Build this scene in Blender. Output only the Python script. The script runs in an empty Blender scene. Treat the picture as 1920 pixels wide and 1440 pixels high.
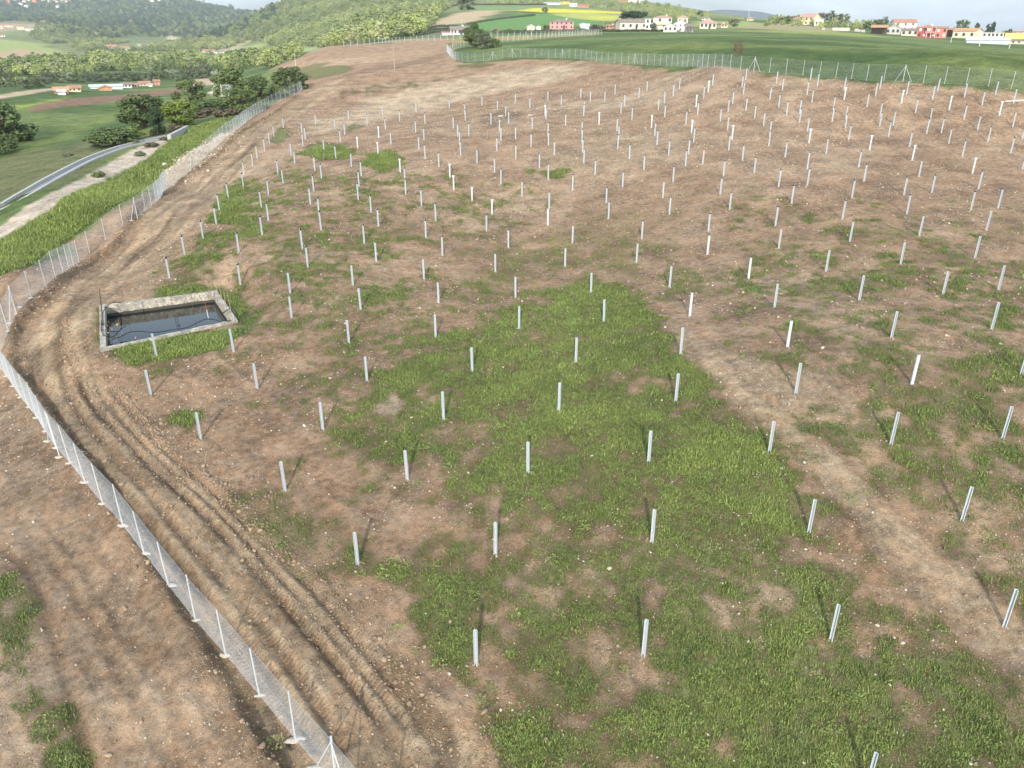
import bpy, math, random
import numpy as np
from mathutils import Vector
random.seed(7); RNG = np.random.default_rng(11)
S = bpy.context.scene; COL = S.collection
R = math.radians
# ------------------------------------------------------------------ camera, world, sun, exposure
CAM_H = 20.0; FPX = 1430.0; PITCH = math.atan((720-65)/FPX)
cam = bpy.data.cameras.new('camera'); cam.sensor_width = 36; cam.lens = 36*FPX/1920
cam.clip_start = 0.5; cam.clip_end = 30000
co = bpy.data.objects.new('camera', cam); COL.objects.link(co); S.camera = co
co.location = (0, 0, CAM_H); co.rotation_euler = (math.pi/2-PITCH, 0, 0)
SUN_EL, SUN_AZ = 23.5, 183.0            # azimuth clockwise from +Y: the sun stands behind the drone
w = bpy.data.worlds.new('World'); S.world = w; w.use_nodes = True
nt = w.node_tree; nt.nodes.clear()
def N(nt, t, **k):
    n = nt.nodes.new(t)
    for a, b in k.items(): setattr(n, a, b)
    return n
sky = N(nt, 'ShaderNodeTexSky', sky_type='NISHITA', sun_disc=False, sun_elevation=R(SUN_EL), sun_rotation=R(SUN_AZ), dust_density=2.0, air_density=1.0, ozone_density=1.5)
bg = N(nt, 'ShaderNodeBackground'); bg.inputs[1].default_value = 0.15
tc = N(nt, 'ShaderNodeTexCoord'); mp = N(nt, 'ShaderNodeMapping'); mp.inputs['Scale'].default_value = (1, 1, 4.5)
no = N(nt, 'ShaderNodeTexNoise'); no.inputs['Scale'].default_value = 2.3; no.inputs['Detail'].default_value = 7; no.inputs['Roughness'].default_value = .55
rp = N(nt, 'ShaderNodeValToRGB'); rp.color_ramp.elements[0].position = .40; rp.color_ramp.elements[1].position = .64
mxc = N(nt, 'ShaderNodeMix', data_type='RGBA'); mxc.inputs[7].default_value = (9.2, 10.6, 11.6, 1)
lk = nt.links.new
lk(tc.outputs['Generated'], mp.inputs[0]); lk(mp.outputs[0], no.inputs[0]); lk(no.outputs[0], rp.inputs[0])
mul = N(nt, 'ShaderNodeMath', operation='MULTIPLY_ADD'); mul.inputs[1].default_value = .72; mul.inputs[2].default_value = .12
lk(rp.outputs[0], mul.inputs[0]); lk(mul.outputs[0], mxc.inputs[0]); lk(sky.outputs[0], mxc.inputs[6]); lk(mxc.outputs[2], bg.inputs[0])
ow = N(nt, 'ShaderNodeOutputWorld'); lk(bg.outputs[0], ow.inputs[0])
sl = bpy.data.lights.new('sun', 'SUN'); sl.energy = 3.3; sl.angle = R(1.0); sl.color = (1, .93, .82)
so = bpy.data.objects.new('sun', sl); COL.objects.link(so)
az = R(SUN_AZ+180); el = R(SUN_EL)
dv = Vector((math.sin(az)*math.cos(el), math.cos(az)*math.cos(el), -math.sin(el)))
so.rotation_euler = dv.to_track_quat('-Z', 'Y').to_euler(); so.location = (0, -40, 60)
S.view_settings.view_transform = 'Standard'; S.view_settings.look = 'None'; S.view_settings.exposure = 0.5
S.view_settings.gamma = 1; S.view_settings.use_curve_mapping = False
S.render.resolution_x, S.render.resolution_y = 1024, 768
try:
    S.cycles.volume_bounces = 0; S.cycles.max_bounces = 6; S.cycles.transparent_max_bounces = 8
    S.cycles.volume_step_rate = 10; S.cycles.use_denoising = True
except Exception: pass

# ------------------------------------------------------------------ helpers
def tag(o, label=None, cat=None, group=None, kind=None):
    if label: o['label'] = label
    if cat: o['category'] = cat
    if group: o['group'] = group
    if kind: o['kind'] = kind
    return o
def link(name, data, parent=None):
    o = bpy.data.objects.new(name, data); COL.objects.link(o)
    if parent is not None: o.parent = parent
    return o
def empty(name, loc, rz=0):
    o = link(name, None); o.location = loc; o.rotation_euler = (0, 0, rz); o.empty_display_size = .3
    return o
class MB:
    def __init__(s): s.v = []; s.f = []; s.m = []
    def add(s, v, f, m=0):
        b = len(s.v); s.v += [tuple(q) for q in v]; s.f += [tuple(b+i for i in q) for q in f]; s.m += [m]*len(f); return s
    def box(s, x0, x1, y0, y1, z0, z1, m=0):
        return s.add([(x0,y0,z0),(x1,y0,z0),(x1,y1,z0),(x0,y1,z0),(x0,y0,z1),(x1,y0,z1),(x1,y1,z1),(x0,y1,z1)],
                     [(0,3,2,1),(4,5,6,7),(0,1,5,4),(1,2,6,5),(2,3,7,6),(3,0,4,7)], m)
    def prism(s, poly, z0, z1, m=0):
        n = len(poly)
        return s.add([(x,y,z0) for x,y in poly]+[(x,y,z1) for x,y in poly],
                     [tuple(range(n))[::-1], tuple(range(n,2*n))]+[(i,(i+1)%n,(i+1)%n+n,i+n) for i in range(n)], m)
    def tube(s, pts, r, n=6, m=0):
        pts = [Vector(p) for p in pts]; rr = r if isinstance(r, (list, tuple)) else [r]*len(pts)
        V = []; F = []
        for i, p in enumerate(pts):
            d = (pts[min(i+1, len(pts)-1)]-pts[max(i-1, 0)]).normalized()
            a = d.cross(Vector((0,0,1)) if abs(d.z) < .9 else Vector((1,0,0))).normalized(); b = d.cross(a)
            for k in range(n):
                t = 2*math.pi*k/n; V.append(p+(a*math.cos(t)+b*math.sin(t))*rr[i])
        for i in range(len(pts)-1):
            for k in range(n): F.append((i*n+k, i*n+(k+1)%n, (i+1)*n+(k+1)%n, (i+1)*n+k))
        F.append(tuple(range(n))[::-1]); F.append(tuple(range((len(pts)-1)*n, len(pts)*n)))
        return s.add(V, F, m)
    def mesh(s, name, mats, smooth=False):
        me = bpy.data.meshes.new(name); me.from_pydata(s.v, [], s.f); me.update()
        for q in (mats if isinstance(mats, (list, tuple)) else [mats]): me.materials.append(q)
        if any(s.m): me.polygons.foreach_set('material_index', s.m)
        if smooth: me.polygons.foreach_set('use_smooth', [True]*len(s.f))
        return me
    def build(s, name, mats, parent=None, smooth=False): return link(name, s.mesh(name, mats, smooth), parent)
def np_mesh(name, V, F, mat=None):
    """F: (n,k) int array of k-gons"""
    me = bpy.data.meshes.new(name); F = np.asarray(F); k = F.shape[1]
    me.vertices.add(len(V)); me.vertices.foreach_set('co', np.asarray(V, np.float32).ravel())
    me.loops.add(F.size); me.loops.foreach_set('vertex_index', F.ravel().astype(np.int32))
    me.polygons.add(len(F)); me.polygons.foreach_set('loop_start', np.arange(0, F.size, k, dtype=np.int32))
    me.update(calc_edges=True)
    if mat: me.materials.append(mat)
    return me
def attr(me, name, vals, typ='FLOAT', dom='POINT'):
    a = me.attributes.new(name, typ, dom); vals = np.asarray(vals, np.float32)
    a.data.foreach_set({'FLOAT': 'value', 'FLOAT_COLOR': 'color', 'FLOAT_VECTOR': 'vector', 'INT': 'value'}[typ], vals.ravel() if typ != 'INT' else vals.astype(np.int32).ravel())
# ---- value noise
def _h(ix, iy, sd):
    n = (ix.astype(np.int64)*374761393+iy.astype(np.int64)*668265263+sd*974711) & 0xffffffff
    n = ((n ^ (n >> 13))*1274126177) & 0xffffffff
    return ((n ^ (n >> 16)) & 0xffff)/65535.0
def vnoise(x, y, sc, sd=0):
    x = x/sc; y = y/sc; ix = np.floor(x); iy = np.floor(y); fx = x-ix; fy = y-iy
    fx = fx*fx*(3-2*fx); fy = fy*fy*(3-2*fy)
    a = _h(ix, iy, sd); b = _h(ix+1, iy, sd); c = _h(ix, iy+1, sd); d = _h(ix+1, iy+1, sd)
    return (a*(1-fx)+b*fx)*(1-fy)+(c*(1-fx)+d*fx)*fy
def fbm(x, y, sc, o=3, sd=0):
    t = 0; a = 1; s = 0
    for i in range(o): t = t+a*vnoise(x, y, sc/2**i, sd+i*17); s += a; a *= .55
    return t/s
def sstep(a, b, x): t = np.clip((x-a)/(b-a), 0, 1); return t*t*(3-2*t)

# ------------------------------------------------------------------ survey data: azimuth deg, range m, height m / image sighting x, y, range m
NEAR_HEIGHTS = """-36.00,15,-2.88 -36.00,21,-2.17 -36.00,30,-1.32 -36.00,44,-0.56 -36.00,62,-1.23 -30.00,15,-2.42 -30.00,21,-1.68 -30.00,30,-0.76 -30.00,44,0.17
-30.00,62,0.54 -30.00,85,-0.36 -24.00,15,-2.10 -24.00,21,-1.36 -24.00,30,-0.44 -24.00,44,0.53 -24.00,62,1.61 -24.00,85,2.17 -24.00,112,0.81
-17.00,15,-1.85 -17.00,21,-1.11 -17.00,30,-0.11 -17.00,44,0.99 -17.00,62,2.29 -17.00,85,3.48 -17.00,112,3.52 -9.00,15,-1.63 -9.00,21,-0.81
-9.00,30,0.40 -9.00,44,1.29 -9.00,62,1.89 -9.00,85,3.95 -9.00,112,5.41 -9.00,145,5.74 -9.00,175,6.25 0.00,15,-1.31 0.00,21,-0.29 0.00,30,1.15
0.00,44,1.69 0.00,62,1.40 0.00,85,3.44 0.00,112,6.66 0.00,145,7.80 0.00,175,9.39 9.00,15,-1.08 9.00,21,0.16 9.00,30,1.61 9.00,44,2.51 9.00,62,2.43
9.00,85,4.34 9.00,112,7.95 9.00,145,10.82 18.00,15,-1.36 18.00,21,-0.07 18.00,30,1.81 18.00,44,3.38 18.00,62,3.55 18.00,85,6.20 18.00,112,9.50
26.00,15,-1.94 26.00,21,-0.78 26.00,30,1.54 26.00,44,4.04 26.00,62,4.36 26.00,85,6.57 26.00,112,9.48 34.00,15,-2.30 34.00,21,-1.41 34.00,30,1.21
34.00,44,4.24 34.00,62,4.70 34.00,85,6.39 34.00,112,8.96"""
FAR_HEIGHTS = """0 500 78|0 430 95|0 395 105|0 340 130|0 265 185|60 215 250|0 195 290|0 170 370|0 160 430|0 150 520|0 130 700|0 115 900|0 95 1300|0 60 2000|0 40 2600|0 0 4000|0 -40 5000|0 -20 7000
180 380 96|200 318 122|200 255 180|200 215 240|200 185 310|200 168 400|200 155 520|200 130 750|200 110 1000|200 90 1400|200 60 2200|200 30 3200|200 -30 4600|200 0 7000
340 265 140|318 258 148|300 225 190|350 200 250|350 175 340|350 160 430|350 140 600|350 120 850|350 95 1300|350 75 1800|350 45 2700|350 4 3900|350 40 6000
415 205 190|440 185 220|440 160 330|440 140 500|440 120 750|440 100 1200|440 70 2000|440 50 2800|440 23 4000|440 45 6500
500 175 225|510 150 280|500 128 480|500 112 750|500 95 1100|500 60 1500|500 20 1900|500 60 2600|500 24 4000
580 150 225|575 125 270|570 106 300|570 100 900|570 75 1200|570 40 1550|570 -10 2000|570 40 2800|570 50 7000
650 145 205|650 120 245|650 100 290|650 86 330|650 78 650|650 55 950|650 0 1500|650 -60 2200|650 0 3500|650 50 7000
750 140 205|750 115 240|750 95 285|750 80 340|750 70 470|750 50 800|750 10 1300|750 -30 1900|750 20 3000|750 50 7000
850 105 240|850 90 280|850 72 350|850 64 420|850 45 600|850 25 850|850 5 1300|850 -20 1900|850 20 3000|850 55 7000
950 92 240|1000 80 290|1000 69 350|1000 58 480|1000 38 700|1000 20 950|1000 8 1200|1000 -8 1800|1000 30 3000|1000 60 7000
1150 90 210|1150 72 320|1150 60 450|1150 52 560|1150 32 800|1150 15 1100|1150 -3 1600|1150 40 3000|1150 62 7000
1260 68 320|1260 57 480|1260 38 750|1260 25 1050|1260 10 1500|1260 45 3000|1260 64 7000
1340 90 185|1340 68 300|1340 53 520|1340 42 700|1340 27 1100|1340 50 2500|1340 64 7000
1400 110 145|1400 75 230|1400 58 480|1400 46 650|1400 36 900|1400 55 2000|1400 64 7000
1550 125 140|1550 85 210|1550 63 480|1550 55 600|1550 46 760|1550 60 1500|1550 65 7000
1700 130 130|1700 95 190|1700 71 500|1700 63 620|1700 55 780|1700 63 1200|1700 65 7000
1900 135 130|1900 105 180|1900 82 460|1900 76 580|1900 69 740|1900 68 1200|1900 66 7000"""
PILES = """16250,14780,p 12060,12330,p 8930,12510,p 15570,12030,p 18830,11740,p 12220,10200,p 9290,10420,p 6710,10600,p 15160,10010,p 18030,9780,p 12160,8690,p
18800,8220,p 14420,8510,p 16700,8350,p 9900,8860,p 5350,9230,p 7640,9010,p 17090,7220,w 14920,7390,p 19140,7040,p 12670,7530,p 3760,8210,p
10480,7690,p 6056,8050,p 8320,7870,p 16710,6350,p 14760,6510,w 2830,7400,p 18590,6190,p 12760,6660,p 4820,7260,p 6880,7110,p 10797,6800,p 8856,6966,p
2940,6700,p 4380,6590,p 6544,6420,p 14520,5780,p 16110,5630,p 17680,5520,p 12930,5930,w 8170,6316,p 11320,6060,p 18720,5430,p 9734,6175,p 5470,5970,p
6765,5820,p 15483,5100,p 8225,5706,p 16883,4967,p 14033,5217,w 12556,5371,p 18275,4858,p 5446,5523,p 11080,5500,p 9666,5597,p 6621,5373,p 4483,5165,c
7952,5244,p 17230,4450,p 15930,4545,p 3181,5238,c 5775,5033,c 14600,4667,p 18492,4333,p 13260,4775,w 11933,4917,p 9290,5125,p 10594,5017,p 7056,4910,p
4483,4756,c 5673,4685,c 8298,4796,c 15795,4117,c 17005,4008,c 3469,4815,c 14537,4233,c 18208,3922,c 18720,3883,c 13281,4348,c 6833,4579,c 12033,4473,c
9533,4677,c 10733,4567,p 4921,4429,c 7988,4479,c 3815,4506,c 6021,4325,c 15970,3725,c 14842,3812,c 16950,3642,c 13681,3927,c 17475,3597,c 7098,4254,c
9125,4360,c 18350,3533,c 12550,4025,c 5033,4138,c 10271,4240,w 4060,4221,c 11406,4115,c 8171,4142,c 5983,4029,c 15133,3495,c 14595,3517,c 16200,3397,c
6958,3969,c 13505,3638,c 9227,4027,t 17233,3300,c 12427,3708,c 18233,3238,t 7906,3871,c 5821,3835,c 4904,3898,c 10296,3917,c 11365,3808,c 4115,3960,c
19175,3167,c 6717,3746,c 8854,3781,t 14138,3267,c 15133,3183,c 13563,3325,c 16100,3128,c 7610,3646,c 12619,3406,c 9788,3681,c 11673,3500,c
17100,3008,t 10733,3579,c 5883,3588,c 18043,2942,c 8510,3567,t 18947,2888,c 6733,3508,c 5033,3644,c 13917,3038,c 4283,3721,c 7598,3444,c 14720,2958,c
9392,3462,c 13175,3100,c 15487,2897,c 12850,3130,c 12070,3205,c 10279,3365,c 11155,3288,c 16300,2817,t 18522,2663,c 19167,2617,c 17788,2700,c
8438,3337,t 17050,2763,c 6030,3358,c 6775,3300,c 5308,3430,c 9275,3247,c 7505,3230,t 13662,2822,c 14413,2750,c 12908,2892,c 15165,2688,t 18328,2442,c
18988,2383,p 10113,3158,c 12537,2917,c 17650,2492,c 11797,3005,c 15913,2628,c 4567,3513,c 10945,3080,c 17375,2500,c 8230,3147,c 16658,2567,c
8945,3072,c 18730,2172,t 18073,2242,c 5905,3205,c 6592,3133,c 13722,2608,t 14433,2542,c 17437,2275,c 9672,2988,c 15138,2475,c 13005,2670,c
16492,2375,c 15847,2413,c 16747,2353,c 5213,3272,c 10392,2917,c 12317,2725,c 10923,2875,c 19000,1937,c 11580,2800,c 18408,1988,c 17792,2062,t
7972,2972,f 17163,2122,c 8638,2913,c 15600,2292,c 16500,2187,c 15855,2250,c 18658,1792,c 14987,2313,c 13642,2430,c 14317,2362,c 18080,1837,c
9317,2838,c 12963,2480,t 4575,3292,c 17480,1880,c 9958,2762,c 6300,2983,c 12277,2542,c 7092,2908,t 5530,3075,c 10283,2728,c 16895,1938,t 10912,2675,c
16253,2017,c 11600,2597,c 15623,2083,c 17580,1708,c 7855,2817,c 14743,2167,c 14993,2137,c 14150,2212,c 16997,1770,c 13505,2262,c 8620,2728,c
4742,3125,c 12860,2317,c 16412,1812,c 9393,2647,c 15825,1880,t 9668,2617,c 12213,2375,t 15220,1942,c 14600,2017,c 11567,2442,c 13987,2062,c
16497,1663,c 10910,2503,c 13652,2092,c 10275,2542,c 6708,2783,t 6075,2837,c 5462,2912,p 13080,2138,c 7333,2712,c 15825,1703,c 4825,2980,c 15128,1800,c
7952,2638,c 14437,1872,c 12463,2188,c 13735,1945,c 8583,2575,c 8792,2553,c 9367,2480,c 11848,2242,c 13048,2000,t 15322,1630,c 9980,2420,c 11230,2312,t
14667,1700,c 13937,1778,p 10603,2353,c 4963,2825,c 5683,2742,p 6383,2662,c 12342,2062,c 7105,2595,t 13193,1845,c 15193,1512,c 14555,1578,c
13912,1642,c 7797,2500,c 11642,2125,c 13278,1717,t 8503,2420,c 12457,1922,c 5052,2680,c 13978,1512,c 9208,2338,c 9540,2308,c 10942,2183,c 10238,2242,c
5725,2600,f 13358,1588,c 6467,2530,c 12622,1795,p 11707,1987,c 7225,2428,c 5138,2553,c 10952,2092,c 10222,2162,t 12738,1658,c 7970,2338,c 5663,2483,c
8725,2263,c 9483,2187,c 11978,1842,p 6278,2413,c 5317,2408,c 11338,1900,c 6887,2338,c 12128,1717,c 11067,1913,p 10522,1972,c 5922,2342,p 9937,2022,c
7495,2267,c 8718,2143,c 9328,2072,c 11528,1772,c 10888,1842,p 6537,2253,f 10272,1883,c 9662,1930,p 7175,2175,p 9037,1983,c 7803,2108,p 8425,2033,f"""

def ray(x, y):
    x = np.asarray(x, float); y = np.asarray(y, float); u = (x-960)/FPX; v = (720-y)/FPX
    c, s = math.cos(PITCH), math.sin(PITCH)
    return np.stack([u, c+v*s, -s+v*c], -1)
def _dom(az, r): return np.c_[az*1.6, np.log(r+10)]
_a, _r, _z = [], [], []
for q in NEAR_HEIGHTS.split():
    a, r, z = map(float, q.split(',')); _a.append(R(a)); _r.append(r); _z.append(z)
for q in FAR_HEIGHTS.replace('\n', '|').split('|'):
    x, y, r = map(float, q.split()); d = ray(x, y); _a.append(math.atan2(d[0], d[1])); _r.append(r); _z.append(CAM_H+d[2]/math.hypot(d[0], d[1])*r)
for a in (-.6, 0, .6): _a.append(a); _r.append(2.); _z.append(-1.8)
for r, zl, zr in ((30,-1,1),(90,-6,6),(200,-10,12),(500,-12,15),(1500,0,10),(5000,100,5)):
    _a += [-.75, .75]; _r += [r, r]; _z += [zl, zr]
_P = _dom(np.array(_a), np.array(_r)); _U = np.array(_z)/(1+np.array(_r)/100)
def _tpsK(A, B):
    d2 = (A[:, 0][:, None]-B[:, 0][None])**2+(A[:, 1][:, None]-B[:, 1][None])**2
    return np.where(d2 > 0, d2*np.log(d2+1e-12), 0)
_n = len(_P); _M = np.zeros((_n+3, _n+3)); _M[:_n, :_n] = _tpsK(_P, _P)+.002*np.eye(_n)
_X = np.c_[np.ones(_n), _P]; _M[:_n, _n:] = _X; _M[_n:, :_n] = _X.T
_W = np.linalg.solve(_M, np.r_[_U, 0, 0, 0])
def H_polar(az, r):
    out = np.empty(len(az))
    for i in range(0, len(az), 40000):
        a = az[i:i+40000]; q = r[i:i+40000]
        s = np.sign(a); b = np.abs(a); e = np.where(b < .7, b, np.where(b < 1.0, .7+(b-.7)*.15, .745*(math.pi-b)/(math.pi-1.0)))
        e = s*e*sstep(0, 14, q); D = _dom(e, q)
        out[i:i+40000] = (_tpsK(D, _P)@_W[:_n]+_W[_n]+D@_W[_n+1:])*(1+q/100)
    return out
def H(x, y):
    x = np.atleast_1d(np.asarray(x, float)); y = np.atleast_1d(np.asarray(y, float))
    return H_polar(np.arctan2(x, y), np.hypot(x, y))
_rs = np.exp(np.linspace(math.log(9), math.log(7500), 640))
def site_many(P):
    """ground points seen at the given image positions"""
    P = np.asarray(P, float); d = ray(P[:, 0], P[:, 1]); n = np.hypot(d[:, 0], d[:, 1]); az = np.arctan2(d[:, 0], d[:, 1]); e = d[:, 2]/n
    Z = H_polar(np.repeat(az, len(_rs)), np.tile(_rs, len(P))).reshape(len(P), -1)
    f = CAM_H+e[:, None]*_rs-Z; out = []
    for k in range(len(P)):
        w_ = np.where(f[k] < 0)[0]
        if len(w_) == 0 or w_[0] == 0: i = len(_rs)-1 if len(w_) == 0 else 1
        else: i = w_[0]
        t = f[k, i-1]/(f[k, i-1]-f[k, i]) if f[k, i] < 0 else 1
        r = _rs[i-1]+(_rs[i]-_rs[i-1])*t; out.append((r*math.sin(az[k]), r*math.cos(az[k])))
    return np.array(out)
def px(s): return [tuple(map(float, q.split(','))) for q in s.split()]
class Line:
    """a line on the ground (world metres) with distance / arc length queries"""
    def __init__(s, txt, step=1.2):
        W = site_many(px(txt)); P = []
        for i in range(len(W)-1):
            p0, p1, p2, p3 = W[max(i-1, 0)], W[i], W[i+1], W[min(i+2, len(W)-1)]
            n = max(1, int(np.hypot(*(p2-p1))/step))
            for k in range(n):
                t = k/n; P.append(.5*((2*p1)+(p2-p0)*t+(2*p0-5*p1+4*p2-p3)*t*t+(-p0+3*p1-3*p2+p3)*t**3))
        P.append(W[-1]); s.P = np.array(P); s.L = np.r_[0, np.cumsum(np.hypot(*np.diff(s.P, axis=0).T))]
    def query(s, x, y, rad):
        D = np.full(len(x), 1e3); T = np.zeros(len(x)); G = np.zeros(len(x))
        lo = s.P.min(0)-rad; hi = s.P.max(0)+rad
        idx = np.where((x > lo[0]) & (x < hi[0]) & (y > lo[1]) & (y < hi[1]))[0]
        if not len(idx): return D, T
        X = x[idx]; Y = y[idx]; d = np.full(len(idx), 1e3); t_ = np.zeros(len(idx))
        for i in range(len(s.P)-1):
            a = s.P[i]; b = s.P[i+1]; v = b-a; l2 = v@v+1e-9
            near = np.where((np.abs(X-(a[0]+b[0])/2) < rad+2) & (np.abs(Y-(a[1]+b[1])/2) < rad+2))[0] if rad < 30 else np.arange(len(X))
            if not len(near): continue
            xx = X[near]-a[0]; yy = Y[near]-a[1]; t = np.clip((xx*v[0]+yy*v[1])/l2, 0, 1)
            ex = xx-t*v[0]; ey = yy-t*v[1]; dd = np.hypot(ex, ey); sg = np.sign(v[0]*yy-v[1]*xx)
            m = dd < np.abs(d[near]); q = near[m]; d[q] = (dd*np.where(sg == 0, 1, sg))[m]; t_[q] = (s.L[i]+t*math.sqrt(l2))[m]
        D[idx] = d; T[idx] = t_
        return D, T
def resample(P, step):
    P = np.asarray(P); L = np.r_[0, np.cumsum(np.hypot(*np.diff(P, axis=0).T))]; n = max(2, int(round(L[-1]/step))+1)
    q = np.linspace(0, L[-1], n); return np.c_[np.interp(q, L, P[:, 0]), np.interp(q, L, P[:, 1])]
def polysd(W, x, y):
    """signed distance, positive inside"""
    ins = np.zeros(len(x), bool); d = np.full(len(x), 1e9); n = len(W)
    for i in range(n):
        a = W[i]; b = W[(i+1) % n]; v = b-a
        t = np.clip(((x-a[0])*v[0]+(y-a[1])*v[1])/(v@v+1e-9), 0, 1)
        d = np.minimum(d, np.hypot(x-a[0]-t*v[0], y-a[1]-t*v[1]))
        c = (a[1] > y) != (b[1] > y)
        with np.errstate(divide='ignore', invalid='ignore'): xi = (b[0]-a[0])*(y-a[1])/(b[1]-a[1]+1e-12)+a[0]
        ins ^= c & (x < xi)
    return np.where(ins, d, -d)

# ------------------------------------------------------------------ ground detail: tracks, ruts, banks, pond pit
RUTS = [(Line(t), dpt, wd) for t, dpt, wd in (
 ("118,610 120,668 148,719 175,760 194,783 239,828 291,882 333,920 367,953 398,984 470,1060 560,1165 640,1260 720,1370 760,1440", .16, .17),
 ("108,640 111,684 124,729 144,770 175,807 233,876 273,916 322,982 390,1060 480,1165 560,1270 640,1400", .12, .2),
 ("60,668 62,720 92,765 128,815 180,870 230,925 290,1000 360,1085 440,1180 520,1290 590,1400", .11, .2),
 ("206,729 239,766 300,838 351,880 422,945 500,1025 590,1110 660,1195 740,1290 820,1400", .10, .18), ("165,640 172,700 196,745 236,795 300,862 372,925 450,1005 540,1100 640,1215 760,1360", .09, .15), ("75,640 74,700 100,765 140,826 200,895 262,975 330,1060 400,1150 470,1260 550,1400", .09, .15), ("108,610 135,575 180,515 245,450 310,392 380,335 440,280 510,222 580,170", .10, .2), ("178,590 225,540 285,480 335,430 395,370 450,312 510,255 570,200", .08, .2), ("60,1000 150,1130 220,1250 290,1380 330,1440", .05, .2), ("150,1000 240,1110 330,1240 420,1370 470,1440", .05, .2), ("0,860 90,985 180,1110 260,1230 350,1370 400,1440", .05, .2),
 ("150,575 190,540 235,500 290,460 350,400 410,335 470,280 530,225 600,175", .08, .3),
 ("0,1030 60,1080 96,1180 140,1330 170,1440", .1, .25),
 ("95,960 150,1040 215,1130 290,1250 330,1340 360,1440", .04, .3),
 ("1290,645 1330,705 1440,800 1520,890 1620,1000 1740,1120 1900,1250", .05, .25),
 ("1330,640 1420,740 1520,800 1620,900 1740,1010 1900,1130", .05, .25),
 ("640,640 760,600 880,570 1000,545 1120,505", .03, .3))]
TRACKS = [(Line(t), wd, a) for t, wd, a in (      # pale compacted wheel strips
 ("90,610 82,678 84,729 109,768 140,807 190,862 240,915 300,980 380,1070 460,1175 540,1290 620,1440", .55, 1.),
 ("140,615 144,678 165,721 187,756 225,795 290,860 345,905 420,980 500,1060 600,1165 690,1275 780,1410", .6, 1.),
 ("90,640 110,590 165,535 230,470 300,410 370,345 430,285 500,225 570,180 640,150", .75, .8),
 ("145,640 160,595 210,540 262,500 312,455 365,400 425,340 485,275 545,220 625,168", .75, .8),
 ("1260,610 1310,675 1400,745 1470,800 1560,890 1680,1000 1800,1110 1920,1220", .7, .8),
 ("1380,640 1480,740 1600,830 1720,930 1920,1080", .6, .6),
 ("520,130 640,112 760,104 840,96", 1.5, .6), ("640,150 760,128 840,108", 1.5, .5))]
BANKL = Line("520,1440 430,1290 330,1130 235,985 179,879 148,842 105,791 82,752 49,721 30,690 32,640 38,612 63,586 108,541 173,492 235,440 330,355 400,300 470,240 560,180")
BANKR = Line("171,640 181,690 206,729 249,780 307,845 422,930 520,1020 627,1133 727,1230 850,1340 960,1430")
ROADC = Line("720,1440 600,1290 480,1130 380,1010 290,910 200,820 135,740 112,680 118,610 165,555 235,490 300,430 380,350 450,280 520,222 600,170")
_T = px("191,575 403,547 441,602 193,655"); _t0 = site_many(_T); TANK_Z = float(H(_t0[:, 0], _t0[:, 1]).mean())
TANK = np.array([(ray(a, b)*((TANK_Z-CAM_H)/ray(a, b)[2]))[:2] for a, b in _T]); _TC = TANK.mean(0)
def level_basin(x, y, z):
    """the ground is levelled round the rim of the basin"""
    k = np.where(np.hypot(x-_TC[0], y-_TC[1]) < 22)[0]
    if len(k): z = z.copy(); f = sstep(-4.5, -.6, polysd(TANK, x[k], y[k])); z[k] = z[k]*(1-f)+(TANK_Z-.1+.06*(vnoise(x[k], y[k], .8, 4)-.5))*f
    return z
def bank(L, x, y, hgt, rad=7):
    d, t = L.query(x, y, rad); k = np.abs(d) < rad
    o = np.zeros(len(x)); dd = d[k]+.25*(vnoise(x[k], y[k], .9, 5)-.5)
    o[k] = hgt*sstep(-.35, .3, dd)*np.exp(-np.maximum(dd, 0)/1.8)*(.6+.8*vnoise(x[k], y[k], 2.5, 9)); return o
def detail(x, y):
    r = np.hypot(x, y); z = np.zeros(len(x)); n = r < 260
    X = x[n]; Y = y[n]; f = 1/(1+(r[n]/90)**2)
    q = .16*(fbm(X, Y, 3.0, 3, 1)-.5)+.07*(fbm(X, Y, .6, 2, 3)-.5)*f+.35*(fbm(X, Y, 14, 2, 31)-.5)
    for L, dpt, wd in RUTS:
        d, t = L.query(X, Y, 3); a = np.abs(d)
        q -= dpt*np.exp(-(a/wd)**2)*(.5+vnoise(t, t*0, 1.5, 3)) - .3*dpt*np.exp(-((a-wd*2.1)/(wd*.8))**2)
    for L, wd, a_ in TRACKS:
        d, t = L.query(X, Y, 3); q -= .035*a_*np.exp(-(d/wd)**2)
    q += bank(BANKL, X, Y, .55); q += bank(BANKR, X, Y, -.0)
    d, t = ROADC.query(X, Y, 20); wgt = sstep(19, 6, np.abs(d))*(r[n] < 130); dw = d+.25*(vnoise(t, t*0, 6, 2)-.5)
    q += wgt*.16*(fbm(dw, t*.06, .55, 3, 401)-.5)*(.5+fbm(X, Y, 4, 2, 5))
    d, t = BANKR.query(X, Y, 5); q += .08*np.exp(-(d/.35)**2)*(.3+1.2*vnoise(X, Y, .8, 8))
    z[n] = q; return z
def HD(x, y):
    x = np.atleast_1d(np.asarray(x, float)); y = np.atleast_1d(np.asarray(y, float)); return level_basin(x, y, H(x, y)+detail(x, y))
def at(x, y, dz=0):
    p = site_many([(x, y)])[0]; return Vector((p[0], p[1], float(HD(p[0], p[1])[0])+dz))
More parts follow.
